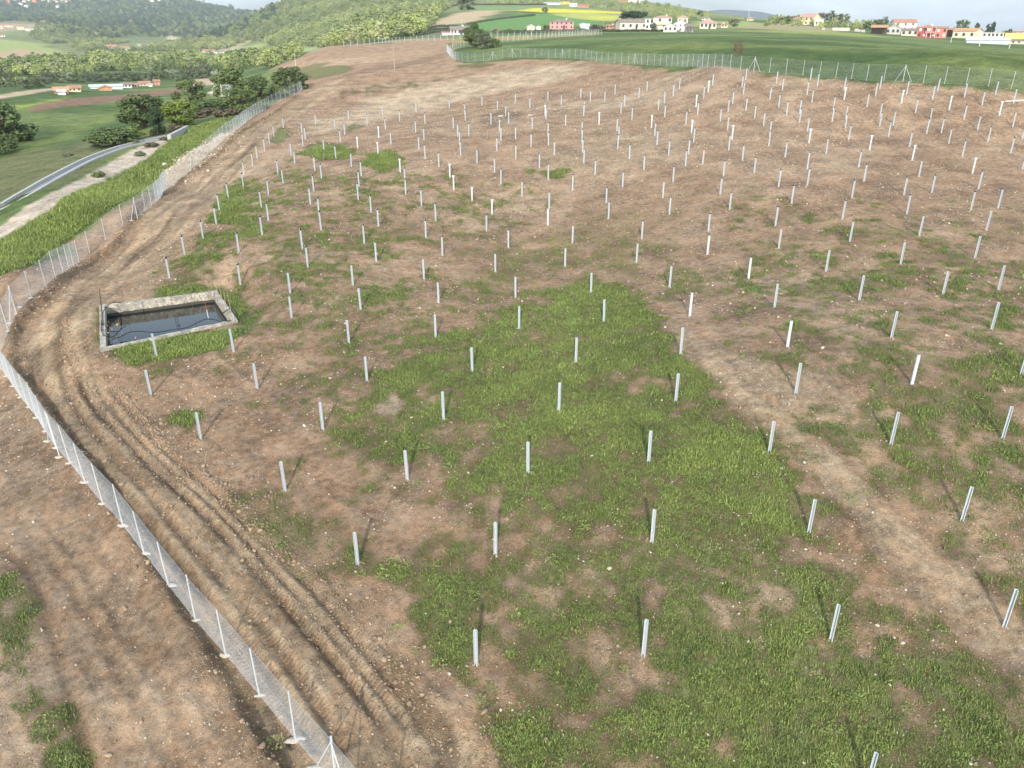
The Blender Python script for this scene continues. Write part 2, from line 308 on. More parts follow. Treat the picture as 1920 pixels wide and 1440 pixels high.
# ------------------------------------------------------------------ materials
def mat(name):
    m = bpy.data.materials.new(name); m.use_nodes = True; nt = m.node_tree; b = nt.nodes['Principled BSDF']; return m, nt, b
def noise(nt, scale, detail=4, rough=.55, vec=None, dist=0):
    n = N(nt, 'ShaderNodeTexNoise'); n.inputs['Scale'].default_value = scale; n.inputs['Detail'].default_value = detail
    n.inputs['Roughness'].default_value = rough; n.inputs['Distortion'].default_value = dist
    if vec is not None: nt.links.new(vec, n.inputs['Vector'])
    return n.outputs[0]
def math_(nt, op, a, b=None, c=None):
    n = N(nt, 'ShaderNodeMath', operation=op)
    for i, v in enumerate((a, b, c)):
        if v is None: continue
        if isinstance(v, (int, float)): n.inputs[i].default_value = v
        else: nt.links.new(v, n.inputs[i])
    return n.outputs[0]
def ramp(nt, f, lo, hi, a=0., b=1.):
    n = N(nt, 'ShaderNodeMapRange', interpolation_type='SMOOTHSTEP'); nt.links.new(f, n.inputs[0])
    for i, v in enumerate((lo, hi, a, b)): n.inputs[i+1].default_value = v
    return n.outputs[0]
def mixc(nt, f, a, b, mode='MIX'):
    n = N(nt, 'ShaderNodeMix', data_type='RGBA', blend_type=mode)
    for i, v in ((0, f), (6, a), (7, b)):
        if isinstance(v, (int, float)): n.inputs[i].default_value = v
        elif isinstance(v, tuple): n.inputs[i].default_value = (*v[:3], 1)
        else: nt.links.new(v, n.inputs[i])
    return n.outputs[2]
def bump(nt, b, h, strength, dist):
    n = N(nt, 'ShaderNodeBump'); n.inputs['Strength'].default_value = strength; n.inputs['Distance'].default_value = dist
    nt.links.new(h, n.inputs['Height']); nt.links.new(n.outputs[0], b.inputs['Normal'])
def objpos(nt): return N(nt, 'ShaderNodeTexCoord').outputs['Object']
def attrn(nt, name, typ='GEOMETRY'):
    n = N(nt, 'ShaderNodeAttribute', attribute_name=name, attribute_type=typ); return n
def simple(name, col, rough=.8, var=.25, scale=3., metal=0., bmp=0., spec=.3):
    m, nt, b = mat(name); v = noise(nt, scale, 5, vec=objpos(nt)); f = ramp(nt, v, .25, .75, 1-var, 1+var)
    c = mixc(nt, 1., col, (1, 1, 1), 'MULTIPLY'); n = nt.nodes[-1]; cc = N(nt, 'ShaderNodeCombineColor')
    for i in range(3): nt.links.new(f, cc.inputs[i])
    nt.links.new(cc.outputs[0], n.inputs[7]); nt.links.new(c, b.inputs['Base Color'])
    b.inputs['Roughness'].default_value = rough; b.inputs['Metallic'].default_value = metal; b.inputs['Specular IOR Level'].default_value = spec
    if bmp: bump(nt, b, v, .5, bmp)
    return m

def ground_material():
    m, nt, b = mat('ground'); L = nt.links.new; p = objpos(nt)
    base = attrn(nt, 'base').outputs['Color']; ga = attrn(nt, 'grass').outputs['Fac']; gt = attrn(nt, 'gtone').outputs['Fac']
    tr = attrn(nt, 'tread').outputs['Fac']; ts = attrn(nt, 'along').outputs['Fac']; far = attrn(nt, 'farness').outputs['Fac']
    n1 = noise(nt, .35, 6, .62, p); n2 = noise(nt, 2.6, 5, .6, p); n3 = noise(nt, 15., 4, .65, p); n4 = noise(nt, 60., 2, .6, p)
    v = math_(nt, 'ADD', math_(nt, 'MULTIPLY', n1, .5), math_(nt, 'ADD', math_(nt, 'MULTIPLY', n2, .5), math_(nt, 'MULTIPLY', n3, .55)))
    k = ramp(nt, v, .57, .98, .48, 1.55)
    cc = N(nt, 'ShaderNodeCombineColor')
    for i in range(3): L(k, cc.inputs[i])
    soil = mixc(nt, 1., base, cc.outputs[0], 'MULTIPLY')
    # reddish / greyish drift
    hue = noise(nt, .9, 4, .6, p, .6); soil = mixc(nt, math_(nt, 'MULTIPLY', ramp(nt, hue, .42, .6), .55), soil, (1.10, .95, .84), 'MULTIPLY')
    # dark crumbs and small pale chips
    vo = N(nt, 'ShaderNodeTexVoronoi'); vo.inputs['Scale'].default_value = 7; L(p, vo.inputs['Vector'])
    sc = N(nt, 'ShaderNodeSeparateColor'); L(vo.outputs['Color'], sc.inputs[0])
    near = math_(nt, 'SUBTRACT', 1., far); st = attrn(nt, 'stone').outputs['Fac']
    chip = math_(nt, 'MULTIPLY', math_(nt, 'MULTIPLY', ramp(nt, vo.outputs['Distance'], .16, .30, 1, 0), math_(nt, 'GREATER_THAN', sc.outputs[0], .70)), math_(nt, 'MULTIPLY', near, st))
    soil = mixc(nt, math_(nt, 'MULTIPLY', chip, .7), soil, (.60, .50, .38))
    crumb = math_(nt, 'MULTIPLY', ramp(nt, n3, .56, .66), math_(nt, 'MULTIPLY', near, .6)); soil = mixc(nt, crumb, soil, (.10, .07, .045))
    # grass
    gn = math_(nt, 'ADD', math_(nt, 'MULTIPLY', n2, .45), math_(nt, 'ADD', math_(nt, 'MULTIPLY', n3, .75), math_(nt, 'MULTIPLY', n4, .2)))
    thr = math_(nt, 'ADD', ga, math_(nt, 'MULTIPLY_ADD', gn, 3.2, -2.32))
    gm = ramp(nt, thr, .30, .80)
    gm = math_(nt, 'MULTIPLY', gm, ramp(nt, ga, .02, .12))
    gcol = mixc(nt, ramp(nt, math_(nt, 'ADD', n4, math_(nt, 'MULTIPLY', n2, .5)), .5, 1.0), (.082, .110, .034), (.215, .245, .088))
    gcol = mixc(nt, gt, gcol, mixc(nt, n3, (.095, .155, .03), (.225, .295, .075)))
    col = mixc(nt, math_(nt, 'MULTIPLY', gm, math_(nt, 'MULTIPLY_ADD', n3, .35, .58)), soil, gcol)
    L(col, b.inputs['Base Color']); b.inputs['Roughness'].default_value = .95; b.inputs['Specular IOR Level'].default_value = .12
    w = math_(nt, 'SINE', math_(nt, 'ADD', math_(nt, 'MULTIPLY', ts, 33.), math_(nt, 'MULTIPLY', n2, 4.5)))
    tb = math_(nt, 'MULTIPLY', math_(nt, 'MULTIPLY', w, tr), .16)
    hgt = math_(nt, 'ADD', math_(nt, 'ADD', math_(nt, 'MULTIPLY', n2, 1.1), math_(nt, 'MULTIPLY', n3, .6)), math_(nt, 'ADD', tb, math_(nt, 'ADD', math_(nt, 'MULTIPLY', n4, .2), math_(nt, 'MULTIPLY', gm, .5))))
    bp = N(nt, 'ShaderNodeBump'); bp.inputs['Distance'].default_value = .15; L(hgt, bp.inputs['Height'])
    L(math_(nt, 'MULTIPLY_ADD', near, .7, .25), bp.inputs['Strength']); L(bp.outputs[0], b.inputs['Normal'])
    return m
# ------------------------------------------------------------------ ground cover regions (outline sightings, edge softness m, colour, grass density, grass tone)
SOIL = (.345, .238, .157); TAN = (.52, .415, .29)
def reg(pts, soft, col=None, grass=None, tone=None, amt=1., wob=1.): return (site_many(px(pts)), soft, col, grass, tone, amt, wob)
REG = [
 # site
 reg("-500,1900 -500,560 0,518 60,498 130,452 200,415 250,382 310,345 333,305 380,275 428,250 480,214 530,186 572,160 562,148 545,138 500,134 520,122 570,104 600,90 700,83 800,77 838,78 846,104 870,119 940,115 1000,112 1076,114 1162,122 1300,130 1438,142 1575,152 1673,158 1803,165 1920,176 2300,215 2600,1900", .6, SOIL, 0., 0., 1., 1.6),
 reg("560,100 620,90 760,84 860,80 1000,74 1000,68 860,73 700,80 600,88", 2, (.36,.25,.16)),
 # big tan areas
 reg("560,225 640,215 700,185 780,165 860,150 940,135 1040,125 1110,130 1060,150 960,170 860,190 760,215 700,235 600,250", 3, TAN, None, None, .75, 4),
 reg("1030,200 1130,185 1250,160 1330,158 1250,185 1130,205", 2, (.46,.36,.25), None, None, .7, 3),
 reg("1020,330 1240,300 1300,260 1260,240 1100,250 1000,300", 3, (.38,.295,.20), None, None, .6, 4),
 reg("600,108 700,100 800,92 838,90 800,104 700,118 620,128", 3, (.40,.28,.18), None, None, .7, 3),
 reg("560,126 600,116 650,110 720,105 700,118 640,124 575,134", 1.5, (.42,.31,.21), None, None, .8, 2),
 reg("620,150 740,120 830,100 850,112 760,130 680,150", 2, (.23,.155,.105), None, None, .6, 3),
 # green patches on site
 reg("572,150 580,130 640,122 668,128 640,140 600,148", 1.5, None, .95, .15), reg("555,142 562,128 600,118 625,116 590,130 575,146", 1.5, None, .8, .4),
 reg("590,183 700,160 820,150 860,142 800,160 700,176 610,190", 2, None, .45, .1), reg("850,122 900,118 940,119 900,127 860,126", 1, None, .7, .1),
 reg("186,645 200,655 205,668 240,690 300,672 420,655 478,612 485,585 450,545 410,518 350,528 290,540 285,560 400,543 445,600 300,634 210,655", .5, (.07,.13,.03), 1.15, .75, 1., .5),
 reg("180,600 188,575 196,640 205,670 186,655", .4, None, .8, .5),
 reg("395,415 420,360 455,335 500,345 540,380 530,400 450,420", 1.0, None, 1.25, .5), reg("500,262 520,240 548,240 545,258 520,270", 1, None, 1.2, .5),
 reg("560,280 600,262 660,280 650,300 590,302", 1.2, None, 1.05, .45), reg("680,292 730,278 760,300 720,322 690,315", 1.2, None, 1.15, .45), reg("640,238 668,230 682,238 655,246", .8, None, .8, .4),
 reg("330,505 380,440 480,425 620,415 640,440 540,470 600,495 520,512 420,500", 1.2, None, .85, .4), reg("470,503 620,498 600,512 500,514", .8, None, .9, .35),
 reg("540,300 620,330 640,400 560,400 500,380", 2, None, .38, .2), reg("690,455 800,440 800,452 700,470", 1, None, .7, .25), reg("760,385 860,355 960,368 940,385 820,392", 1.5, None, .6, .15),
 reg("990,318 1060,322 1050,338 1000,332", .8, None, .75, .2), reg("520,545 640,520 760,540 700,600 560,620 480,610", 1.5, None, .42, .3), reg("560,590 660,600 820,560 900,540 960,560 860,600 760,640 640,660 520,640", 1.5, None, .68, .25),
 reg("1400,505 1480,495 1600,520 1680,540 1560,560 1520,585 1430,560 1395,530", 1.3, None, .75, .2), reg("1540,390 1640,400 1700,430 1640,440 1560,425", 1.5, None, .42, .15), reg("1480,450 1560,470 1520,485", 1, None, .5, .2),
 reg("1880,485 1930,480 1930,520 1890,520", 1, None, .6, .2), reg("1765,595 1830,605 1810,625 1775,620", .6, None, .9, .15), reg("1840,605 1890,620 1870,648 1840,640", .6, None, .9, .15), reg("1650,540 1740,535 1740,550 1660,555", .8, None, .6, .15),
 reg("330,480 600,425 760,470 900,540 1100,515 1000,580 800,660 640,830 560,760 480,640 420,540", 4, None, .30, .25), reg("560,760 900,700 1060,1000 900,1060 760,960 600,900", 3, None, .30, .2), reg("1380,470 1960,480 1960,1100 1760,900 1560,800 1400,640", 3, None, .30, .2),
 reg("860,900 1300,860 1960,1100 1960,1700 900,1700 860,1250 980,1100", 2, None, .34, .3), reg("430,350 760,330 1000,360 960,430 700,450 500,430", 4, None, .24, .2), reg("1380,380 1700,400 1960,470 1700,480 1450,470", 3, None, .2, .15), reg("600,1080 700,1040 900,1000 1000,1200 900,1300 760,1200", 1.5, None, .3, .2),
 reg("820,640 930,595 1000,562 1100,520 1175,540 1235,600 1290,650 1340,735 1430,790 1500,880 1400,1000 1150,1000 980,960 860,880 700,850 640,800 600,790 700,720", 1.2, None, .80, .35),
 reg("940,600 1100,520 1150,560 1130,620 1000,640", 1., None, .85, .35), reg("1130,580 1180,560 1240,620 1285,665 1250,700 1190,660 1140,610", .8, None, .95, .12),
 reg("620,810 760,790 800,820 700,870 640,850", .8, None, .7, .15), reg("690,700 770,680 860,720 840,800 740,790", 1, None, .75, .3),
 reg("1240,880 1300,800 1430,800 1500,900 1520,1000 1420,1020 1280,980", .8, None, 1.0, .8), reg("1180,960 1440,1000 1440,1080 1180,1060", 1, None, .7, .3),
 reg("1540,800 1660,740 1800,760 1920,740 1960,1000 1800,960 1680,930 1600,880", 1.5, None, .62, .3), reg("1780,690 1860,650 1960,660 1960,760 1820,740", 1, None, .75, .3),
 reg("1400,700 1560,760 1640,840 1560,860 1460,780", 1, None, .5, .2), reg("1800,970 1960,1010 1960,1120 1900,1060", 1, None, .6, .3),
 reg("655,1045 720,1040 880,1080 900,1180 880,1290 830,1240 740,1130", .7, None, 1.0, .25), reg("960,1240 1120,1180 1500,1150 1640,1100 1800,1180 1960,1330 1960,1700 1000,1700 900,1340", 1.2, None, .82, .35),
 reg("1450,1085 1520,1068 1640,1075 1640,1100 1560,1130 1470,1120", .5, None, 1.05, .2), reg("860,880 980,930 1000,1000 900,1000", 1, None, .5, .15), reg("960,1080 1200,1050 1460,1090 1440,1160 1180,1180 1000,1200", 1, None, .55, .2),
 reg("325,780 365,775 360,812 400,812 395,832 340,815", .4, None, 1.0, .2), reg("0,1090 40,1140 70,1260 110,1350 180,1440 190,1520 110,1440 40,1300 0,1240", .35, None, .6, .15),
 reg("700,770 740,740 780,745 740,785", .4, (.42,.33,.24), .0, 0, .8, .5),
 reg("1290,650 1330,640 1500,735 1500,765 1420,755", .6, (.32,.245,.175), .0, 0, .9, .8), reg("1470,815 1500,830 1700,1000 1920,1200 1960,1290 1700,1090 1560,940", .5, (.32,.245,.175), .08, 0, .9, .8),
 reg("1560,830 1620,850 1900,1080 1900,1120 1640,920", .5, None, .15, 0, .9, .8), reg("300,330 0,300 0,300", 1),
 # darker patch of ground
 reg("905,218 935,205 975,212 985,225 930,238 900,232", 1, (.17,.12,.08), None, None, .7, 1.5),
 # road surface
 reg("171,640 181,690 206,729 249,780 307,845 422,930 520,1020 627,1133 727,1230 850,1340 960,1430 960,1700 760,1700 520,1440 430,1290 330,1130 235,985 179,879 148,842 105,791 82,752 49,721 40,690 60,650 90,590 165,520 235,460 330,370 400,308 470,245 560,185 600,160 640,150 600,180 540,225 480,290 430,345 370,400 320,455 270,500 215,550 180,590", .45, (.37,.272,.178), 0., 0., .9, .4),
 reg("-100,900 -100,1700 420,1700 520,1450 330,1135 180,885 40,760 -40,700", .6, (.335,.245,.168), None, None, .7, .8),
 # left: slope, gravel heap, tracks, valley
 reg("-200,560 0,512 50,498 120,452 230,383 300,342 330,302 400,262 430,222 445,205 425,222 370,238 330,258 280,292 230,325 190,345 100,392 0,448 -200,560", .6, (.09,.17,.03), 1.2, .95, 1., .6),
 reg("302,338 312,322 345,292 385,272 428,250 440,258 420,275 380,302 350,335 325,350 305,352", .6, (.52,.42,.30), 0., 0., 1., .8),
 reg("350,318 420,258 445,250 400,300 360,330", .8, (.50,.39,.25), 0., 0., .8, .8),
 reg("-200,545 0,448 60,412 110,382 190,338 230,318 290,290 318,268 300,262 240,286 190,312 110,352 50,385 0,425 -200,500", .4, (.55,.47,.38), 0., 0., 1., .5),
 reg("388,174 412,164 430,160 425,172 405,180", 1, (.6,.52,.43), 0., 0., 1., .5),
 reg("0,395 0,300 60,285 150,262 200,262 300,250 320,258 260,272 200,292 130,322 60,358", 3, (.17,.18,.085), .0, .0, .9, 5),
 reg("50,203 120,186 200,180 290,170 345,164 345,172 270,182 190,194 100,203 62,210", 1.2, (.23,.145,.10)), reg("-50,184 0,178 100,165 120,166 60,176 0,186 -50,196", 1.5, (.46,.37,.25)),
 reg("0,200 60,195 120,182 100,190 40,206 0,210", 3, (.30,.36,.09), None, None, .8, 3), reg("330,160 345,150 400,146 415,150 400,158 345,164", 1.5, (.45,.34,.23)),
 reg("60,282 120,240 230,205 300,196 290,212 200,232 110,262", 4, (.20,.25,.07), None, None, .55, 5), reg("100,270 200,232 260,215 250,230 170,262 120,280", 3, (.055,.115,.04), None, None, .6, 4),
 reg("0,140 30,144 58,146 52,152 20,150 0,150", 3, (.35,.42,.12)),
 # far fields
 reg("-60,70 0,74 60,78 90,84 130,104 110,118 60,126 0,122 -60,120", 10, (.33,.38,.13), None, None, .9, 20), reg("-60,106 0,98 40,92 88,98 88,106 50,112 0,122 -60,130", 8, (.46,.33,.2)), reg("-60,45 0,44 75,46 70,52 0,60 -60,60", 8, (.40,.32,.2)),
 reg("130,112 200,96 250,98 290,108 260,118 180,118", 10, (.26,.32,.12), None, None, .8, 15), reg("256,82 262,82 288,106 280,108", 3, (.6,.52,.42)), reg("340,104 420,92 470,84 500,80 500,92 440,102 380,110", 8, (.34,.38,.14), None, None, .9, 12),
 reg("370,96 420,86 450,74 470,66 478,72 440,92 400,102", 8, (.42,.38,.22)), reg("455,104 520,94 600,84 600,92 560,100 500,108", 8, (.30,.38,.17)), reg("460,108 540,98 560,98 500,112", 5, (.48,.5,.1)),
 reg("312,66 326,66 340,74 336,80 320,78", 6, (.6,.5,.33)), reg("238,36 254,35 250,42 242,41", 6, (.6,.45,.3)), reg("345,42 352,42 372,54 368,54", 4, (.5,.42,.32)),
 reg("800,46 850,26 900,20 962,20 905,32 880,42 830,52 800,52", 6, (.46,.36,.23), None, None, 1, 8), reg("785,70 800,60 850,46 845,58 820,70", 4, (.16,.17,.10)),
 reg("890,44 930,34 980,26 1040,26 1090,32 1130,36 1130,44 1040,52 930,56 880,58", 5, (.13,.25,.07)), reg("880,14 980,12 1100,17 1080,18 960,18 900,20", 5, (.18,.28,.09)), reg("965,20 1000,15 1080,18 1160,22 1190,27 1100,24 1030,24", 5, (.60,.55,.05)),
 reg("1030,26 1100,24 1185,30 1150,40 1110,38 1060,32", 5, (.38,.42,.11)), reg("1100,32 1150,30 1160,36 1120,37", 5, (.55,.52,.06), None, None, .7, 8),
 reg("850,70 900,71 1000,66 1120,62 1120,66 1000,72 900,80 850,80", 1.5, (.32,.27,.10), None, None, .8, 3), reg("1320,52 1400,42 1480,45 1560,53 1600,60 1520,60 1420,54", 6, (.36,.31,.17), None, None, .8, 10),
 reg("1300,40 1400,40 1430,44 1380,50 1300,50", 6, (.28,.34,.10)), reg("1340,58 1450,57 1600,62 1700,72 1600,68 1450,61", 4, (.28,.31,.08), None, None, .7, 6),
 reg("1180,84 1350,82 1500,84 1650,92 1800,100 1960,112 1960,124 1800,112 1650,104 1400,94 1200,92", 5, (.17,.21,.055), None, None, .5, 12), reg("950,92 1200,96 1400,104 1600,110 1960,136 1960,124 1600,102 1300,92 1000,86", 4, (.04,.085,.022), None, None, .65, 6),
 reg("1080,94 1250,96 1350,100 1350,108 1200,106 1080,102", 4, (.11,.18,.04), None, None, .5, 5),
 reg("1480,755 1600,800 1750,915 1960,1060 1960,1170 1720,985 1540,835", .5, None, .62, .3), reg("1290,655 1320,640 1400,690 1490,760 1480,790 1420,760 1330,700", .4, (.40,.30,.205), 0., 0., .95, .5),
 reg("1450,800 1480,800 1600,900 1760,1035 1960,1200 1960,1300 1740,1115 1580,955 1470,850", .4, (.40,.30,.205), 0., 0., .95, .5),
]
def cover(x, y):
    """base colour, grass density, grass tone, stoniness on the ground at x, y"""
    n = len(x); r = np.hypot(x, y); f1 = fbm(x, y, 40, 3, 71); f2 = fbm(x, y, 9, 3, 72)
    dark = np.array([.082, .128, .040]); lite = np.array([.150, .195, .068]); t = sstep(.35, .65, f1)[:, None]
    base = dark*(1-t)+lite*t; hill = (r > 900)[:, None]
    base = np.where(hill, np.array([.19, .22, .09])*(.8+.5*f1[:, None]), base)
    base = base*(1+.55*(fbm(x, y, 5, 3, 601)-.5)+.35*(fbm(x, y*.35, 28, 2, 603)-.5))[:, None]
    grass = np.zeros(n); tone = np.full(n, .2); soilm = np.zeros(n)
    wob = {}
    for i, (W, soft, col, g, to, amt, wb) in enumerate(REG):
        lo = W.min(0)-soft*3-wb*2; hi = W.max(0)+soft*3+wb*2
        k = np.where((x > lo[0]) & (x < hi[0]) & (y > lo[1]) & (y < hi[1]))[0]
        if not len(k): continue
        X = x[k]; Y = y[k]; sd = polysd(W, X, Y)+wb*2.4*(fbm(X, Y, max(.8, wb*3), 3, 200)-.5)
        m = sstep(-soft, soft, sd)*amt
        if col is not None: base[k] = base[k]*(1-m[:, None])+np.array(col)*m[:, None]
        if i == 0: soilm[k] = m
        if g is not None: grass[k] = grass[k]*(1-m)+g*m
        if to is not None: tone[k] = tone[k]*(1-m)+to*m
    # loose, patchy grass inside the site
    q = sstep(.0, 1., soilm)*(r < 200)
    pn = fbm(x, y, 2.2, 3, 91); pl = fbm(x, y, 11, 2, 93)
    grass = grass+q*np.where(grass > .01, (pn-.5)*1.1+(fbm(x, y, .75, 2, 95)-.5)*1.1-.04, 0)
    outl = sstep(-1.5, .5, polysd(LWR, x, y)); mid = q*sstep(.46, .66, pl*.55+pn*.45)*.52*sstep(95, 50, r)*(x > -24)*(1-outl); grass = np.where(grass < .02, np.maximum(grass, mid), grass)
    # soil drift
    s = fbm(x, y, 18, 3, 41); s2 = fbm(x, y, 4, 3, 43); q3 = (q*.55)[:, None]*sstep(.45, .75, s*.6+s2*.4)[:, None]
    base = base*(1-q3)+np.array([.44, .335, .235])*q3
    q4 = (q*.5)[:, None]*sstep(.55, .35, s2)[:, None]; base = base*(1-q4*.25)
    stone = q*(.3+1.5*sstep(.42, .68, fbm(x, y, 5, 3, 51)))
    d, t_ = ROADC.query(x, y, 20); onroad = np.zeros(n)
    rs = polysd(ROADPOLY, x, y) if n else np.zeros(0); onroad = sstep(-.4, .6, rs)
    grass = grass*(1-onroad*sstep(0, 1, rs)); stone = stone*(1-onroad*.8)
    tread = onroad*sstep(.48, .7, fbm(x, y, 2.6, 3, 61))*(r < 60)*.9; along = t_
    wgt = (sstep(19, 7, np.abs(d))*(r < 140)*(.22+.78*onroad)); dw = d+.25*(vnoise(t_, t_*0, 6, 2)-.5); sk = fbm(dw, t_*.06, .55, 3, 401); sk2 = fbm(dw, t_*.03, 1.6, 2, 407)
    kk = (1+wgt*(1.5*(sk-.5)+.9*(sk2-.5)))[:, None]; base = base*np.clip(kk, .45, 1.6)
    for L, wd, a_ in TRACKS:
        dd, tt = L.query(x, y, 3.5); m = (a_*(.8 if wd < .76 and L.P[0][0] < 0 else .78)*np.exp(-(dd/(wd*1.25))**4)*(.5+.7*fbm(x, y, 3, 2, 62)))[:, None]
        base = base*(1-m)+np.array([.46, .35, .232])*m; grass = grass*(1-m[:, 0]*.8)
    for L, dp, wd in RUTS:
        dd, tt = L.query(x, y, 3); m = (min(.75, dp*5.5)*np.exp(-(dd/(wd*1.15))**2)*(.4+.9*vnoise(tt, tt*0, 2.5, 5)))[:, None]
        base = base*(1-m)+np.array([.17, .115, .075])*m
        tread = np.maximum(tread, onroad*np.exp(-(dd/(wd*2.0))**2)*(r < 70)*sstep(.3, .6, vnoise(tt, tt*0, 2.5, 8)))
    dd, tt = BANKL.query(x, y, 5); m = (.65*np.exp(-((dd)/.55)**2))[:, None]; base = base*(1-m)+np.array([.155, .11, .07])*m  # dark bank soil, with the fence's shadow put into the colour
    return base, np.clip(grass, 0, 1.3), np.clip(tone, 0, 1), np.clip(stone, 0, 1), np.clip(tread, 0, 1), along
LWR = [q for q in REG if q[2] == (.335,.245,.168)][0][0]
ROADPOLY = [q for q in REG if q[2] == (.37,.272,.178)][0][0]
# ------------------------------------------------------------------ the ground: one sheet, finer where it is near, out past the last hill
rr = [3.0]
while rr[-1] < 8200:
    r = rr[-1]; rr.append(r*(1+(.03 if r < 14 else .0056 if r < 60 else .0068 if r < 110 else .009 if r < 220 else .011 if r < 500 else .018 if r < 5500 else .08)))
rr = np.array(rr); aa = [-math.pi]
while aa[-1] < math.pi:
    a = aa[-1]; aa.append(a+(.0023 if abs(a+.001) < .80 else .006 if abs(a) < .9 else .05))
aa = np.array(aa[:-1]); NA, NR = len(aa), len(rr)
A2, R2 = np.meshgrid(aa, rr); GX = (R2*np.sin(A2)).ravel(); GY = (R2*np.cos(A2)).ravel()
GZ = level_basin(GX, GY, H_polar(A2.ravel(), R2.ravel())+detail(GX, GY))
i0 = (np.arange(NR-1)[:, None]*NA+np.arange(NA)[None]).ravel(); j = (np.arange(NA)+1) % NA
i1 = (np.arange(NR-1)[:, None]*NA+j[None]).ravel()
F = np.c_[i0, i1, i1+NA, i0+NA][:, ::-1]
cx = GX[F].mean(1); cy = GY[F].mean(1)
TC = TANK.mean(0); nearT = np.hypot(cx-TC[0], cy-TC[1]) < 20; cut = np.zeros(len(F), bool)
cut[nearT] = polysd(TANK, cx[nearT], cy[nearT]) > .02
F = F[~cut]
gme = np_mesh('ground', np.c_[GX, GY, GZ], F, None)
gme.polygons.foreach_set('use_smooth', np.ones(len(F), bool))
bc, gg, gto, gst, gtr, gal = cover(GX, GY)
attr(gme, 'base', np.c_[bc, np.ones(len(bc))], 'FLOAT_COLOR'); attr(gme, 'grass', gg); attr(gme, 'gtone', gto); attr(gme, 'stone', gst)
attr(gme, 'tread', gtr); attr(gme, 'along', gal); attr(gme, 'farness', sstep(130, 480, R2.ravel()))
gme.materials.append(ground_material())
tag(link('ground', gme), kind='structure')
print('ground', len(GX), NA, NR)
# ------------------------------------------------------------------ scattering through instances on points
def scatter(name, P, rot, scl, idx, tone, protos, label=None, cat=None):
    me = bpy.data.meshes.new(name); me.vertices.add(len(P)); me.vertices.foreach_set('co', np.asarray(P, np.float32).ravel())
    attr(me, 'rot', rot, 'FLOAT_VECTOR'); attr(me, 'scl', scl, 'FLOAT_VECTOR'); attr(me, 'idx', idx, 'INT'); attr(me, 'tone', tone)
    o = link(name, me); c = bpy.data.collections.new(name+'_shapes')
    for i, p in enumerate(protos): c.objects.link(bpy.data.objects.new('%s_shape_%02d' % (name, i), p))
    g = bpy.data.node_groups.new(name, 'GeometryNodeTree')
    g.interface.new_socket('Geometry', in_out='INPUT', socket_type='NodeSocketGeometry'); g.interface.new_socket('Geometry', in_out='OUTPUT', socket_type='NodeSocketGeometry')
    gi = g.nodes.new('NodeGroupInput'); go = g.nodes.new('NodeGroupOutput'); ip = g.nodes.new('GeometryNodeInstanceOnPoints'); ci = g.nodes.new('GeometryNodeCollectionInfo')
    ci.inputs['Collection'].default_value = c; ci.inputs['Separate Children'].default_value = True; ci.inputs['Reset Children'].default_value = True
    ip.inputs['Pick Instance'].default_value = True
    def na(n, t):
        q = g.nodes.new('GeometryNodeInputNamedAttribute'); q.data_type = t; q.inputs[0].default_value = n; return q.outputs[0]
    l = g.links.new; l(gi.outputs[0], ip.inputs['Points']); l(ci.outputs[0], ip.inputs['Instance']); l(na('idx', 'INT'), ip.inputs['Instance Index'])
    l(na('rot', 'FLOAT_VECTOR'), ip.inputs['Rotation']); l(na('scl', 'FLOAT_VECTOR'), ip.inputs['Scale']); l(ip.outputs[0], go.inputs[0])
    o.modifiers.new('scatter', 'NODES').node_group = g
    return tag(o, label, cat, kind='stuff')
def polar_points(n, r0, r1, amax=.80, p=0.):
    a = RNG.uniform(-amax, amax, n); r = r0+(r1-r0)*RNG.random(n)**(1-p); return r*np.sin(a), r*np.cos(a), r
def offtank(x, y, m=.1):
    k = np.hypot(x-TC[0], y-TC[1]) < 22; o = np.ones(len(x), bool); o[k] = polysd(TANK, x[k], y[k]) < -m; return o
# stones
def rock(seed, flat=.6):
    rg = np.random.default_rng(seed); t = (1+5**.5)/2
    V = np.array([(-1,t,0),(1,t,0),(-1,-t,0),(1,-t,0),(0,-1,t),(0,1,t),(0,-1,-t),(0,1,-t),(t,0,-1),(t,0,1),(-t,0,-1),(-t,0,1)], float)/1.9
    V *= rg.uniform(.7, 1.15, (12, 1)); V *= [1, rg.uniform(.6, 1), flat]
    Fc = [(0,11,5),(0,5,1),(0,1,7),(0,7,10),(0,10,11),(1,5,9),(5,11,4),(11,10,2),(10,7,6),(7,1,8),(3,9,4),(3,4,2),(3,2,6),(3,6,8),(3,8,9),(4,9,5),(2,4,11),(6,2,10),(8,6,7),(9,8,1)]
    return np_mesh('stone', V, Fc, M_STONE)
m, nt, b = mat('pale_stone'); tn = attrn(nt, 'tone', 'INSTANCER').outputs['Fac']
c_ = mixc(nt, tn, (.33, .25, .175), (.60, .53, .42)); nt.links.new(c_, b.inputs['Base Color']); b.inputs['Roughness'].default_value = .9; M_STONE = m
rocks = [rock(i) for i in range(6)]
x, y, r = polar_points(105000, 10, 175)
_, g_, _, s_, _, _ = cover(x, y)
k = (RNG.random(len(x)) < s_*(.85-.6*np.clip(g_, 0, 1)))&offtank(x, y, .4); x, y, r = x[k], y[k], r[k]
z = HD(x, y); n = len(x); sc = .0165*np.exp(RNG.normal(0, .5, n))*(1+r/70); sc = np.minimum(sc, .13)
P = np.c_[x, y, z+sc*.25]
scatter('field_stones', P, RNG.uniform(-.5, .5, (n, 3))*[1, 1, 6], sc[:, None]*RNG.uniform(.7, 1.3, (n, 3)), RNG.integers(0, 6, n), np.clip(RNG.normal(.6, .25, n), 0, 1), rocks)
print('stones', n)
